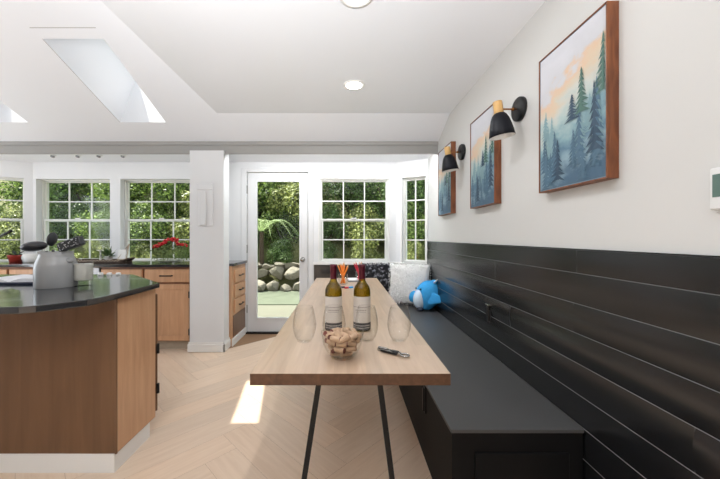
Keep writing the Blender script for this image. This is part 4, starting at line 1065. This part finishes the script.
def tree(x, y, z, r, hgt, kind, lab, nm, grp):
    o = thing(nm, lab, 'tree' if nm == 'leafy_tree' else 'shrub', (x, y, z), random.uniform(0, 6), grp)
    c = bpy.data.objects.new('crown', CR[kind]); COL.objects.link(c); c.parent = o; c.location = (0, 0, hgt); c.scale = (r, r, r*1.05)
    tk = MB().m(0, True).cyl((0, 0, -.3), (.05, .02, hgt*.75), .05+.02*r, .03, 10)
    for a in (0, 2.1, 4.2): tk.cyl((.03, .01, hgt*.55), (.5*r*math.cos(a), .5*r*math.sin(a), hgt+.3*r), .028, .012, 8)
    obj('trunk', tk, 'bark', o, world=False)
gz = lambda x, y: .6+max(0, y-8.6)*.72
kinds = ['mid green bushy', 'yellow-green loose', 'deep green dense']
spots = []
rr = random.Random(77)
wins = [(-9.2, 'the far left window'), (-7.9, 'the far left window'), (-6.6, 'the left kitchen window'), (-5.2, 'the left kitchen window'), (-3.9, 'the window with red flowers'), (-2.6, 'the glass door'), (-1.3, 'the glass door'), (.1, 'the dining window'), (1.4, 'the dining window'), (2.7, 'the narrow angled window'), (4.0, 'the narrow angled window')]
for k, (x, wn) in enumerate(wins):
    kd = (0, 2, 0, 0, 1, 0, 1, 2, 2, 2, 0)[k]
    yy = 9.6+rr.uniform(-.3, .4)
    tree(x+rr.uniform(-.2, .2), yy, gz(x, yy), rr.uniform(1.25, 1.5), 1.0, kd, '%s tree on the lower bank outside %s' % (kinds[kd], wn), 'leafy_tree', 'trees on the lower bank')
for k in range(9):
    x = -11+k*2.1; yy = 12+rr.uniform(-.4, .5); kd = (2, 0, 1, 0, 1, 2, 1, 2, 0)[k]
    wn = 'the far left window' if x < -9 else 'the left kitchen window' if x < -6 else 'the window with red flowers' if x < -4.5 else 'the glass door' if x < -1 else 'the dining window' if x < 2.2 else 'the narrow angled window'
    tree(x, yy, gz(x, yy), rr.uniform(1.7, 2.0), 1.3, kd, '%s tree behind the front trees outside %s' % (kinds[kd], wn), 'leafy_tree', 'trees on the upper bank')
for k in range(13):
    x = -10+k*1.18; yy = 9.0+rr.uniform(-.15, .2); kd = (0, 1, 2, 0, 0, 1, 2, 0, 2, 1, 0, 2, 1)[k]
    wn = 'the far left window' if x < -8 else 'the left kitchen window' if x < -5.4 else 'the window with red flowers' if x < -3.2 else 'the glass door' if x < -.8 else 'the dining window' if x < 1.8 else 'the narrow angled window'
    tree(x, yy, .62, rr.uniform(.85, 1.0), .75, kd, '%s bush at mid height on the bank outside %s' % (kinds[kd], wn), 'leafy_bush', 'bushes on the bank')
for k in range(12):
    x = -9.8+k*1.15
    kd = (1, 1, 0)[k % 3]; yy = 8.35+rr.uniform(-.1, .15)
    if -2.9 < x < -.6: kd = 2; yy = 8.62
    wn = 'the far left window' if x < -7.7 else 'the left kitchen window' if x < -5.4 else 'the window with red flowers' if x < -3 else 'the glass door' if x < -.6 else 'the dining window' if x < 1.6 else 'the narrow angled window'
    tree(x, yy, .35, .62, .25, kd, '%s low shrub at the slope foot outside %s' % (kinds[kd], wn), 'low_shrub', 'low shrubs at the foot of the slope')
# fern arching over the rocks
fx, fy, fz = -2.15, 8.25, .85
fe = thing('tree_fern', 'pale green arching fern above the rocks outside the glass door', 'fern', (fx, fy, fz))
obj('stem', MB().cyl((0, 0, -.4), (0, 0, .5), .06, .05, 10), 'bark', fe, world=False)
for k in range(13):
    a = 2*PI*k/13+rr.uniform(-.15, .15); L_ = rr.uniform(.75, 1.0); mb = MB(); prev = None; tones = 0
    for s in range(1, 23):
        t_ = s/22; rad = L_*t_; z = .5+.42*math.sin(t_*2.6)*L_-.3*t_*t_
        p = Vector((math.cos(a)*rad, math.sin(a)*rad, z)); d = Vector((-math.sin(a), math.cos(a), -.25)); wl = .15*math.sin(PI*min(1, t_*.93+.05))+.01; f_ = Vector((math.cos(a), math.sin(a), 0))*.018
        for sg in (-1, 1):
            e = Vector((d.x*sg, d.y*sg, -.25))*wl+f_*2.2
            mb.quad(p-f_*.45, p+e*.5-f_*.2+Vector((0, 0, .004)), p+e, p+e*.5+f_*.4)
        if prev: mb.cyl(prev, p, .005, n=4)
        prev = p
    o = obj('frond', mb, 'fern', fe, world=False)
    at = o.data.color_attributes.new('tone', 'FLOAT_COLOR', 'CORNER')
    for q in at.data: t2 = rr.uniform(.2, .9); q.color = (t2, t2, t2, 1)
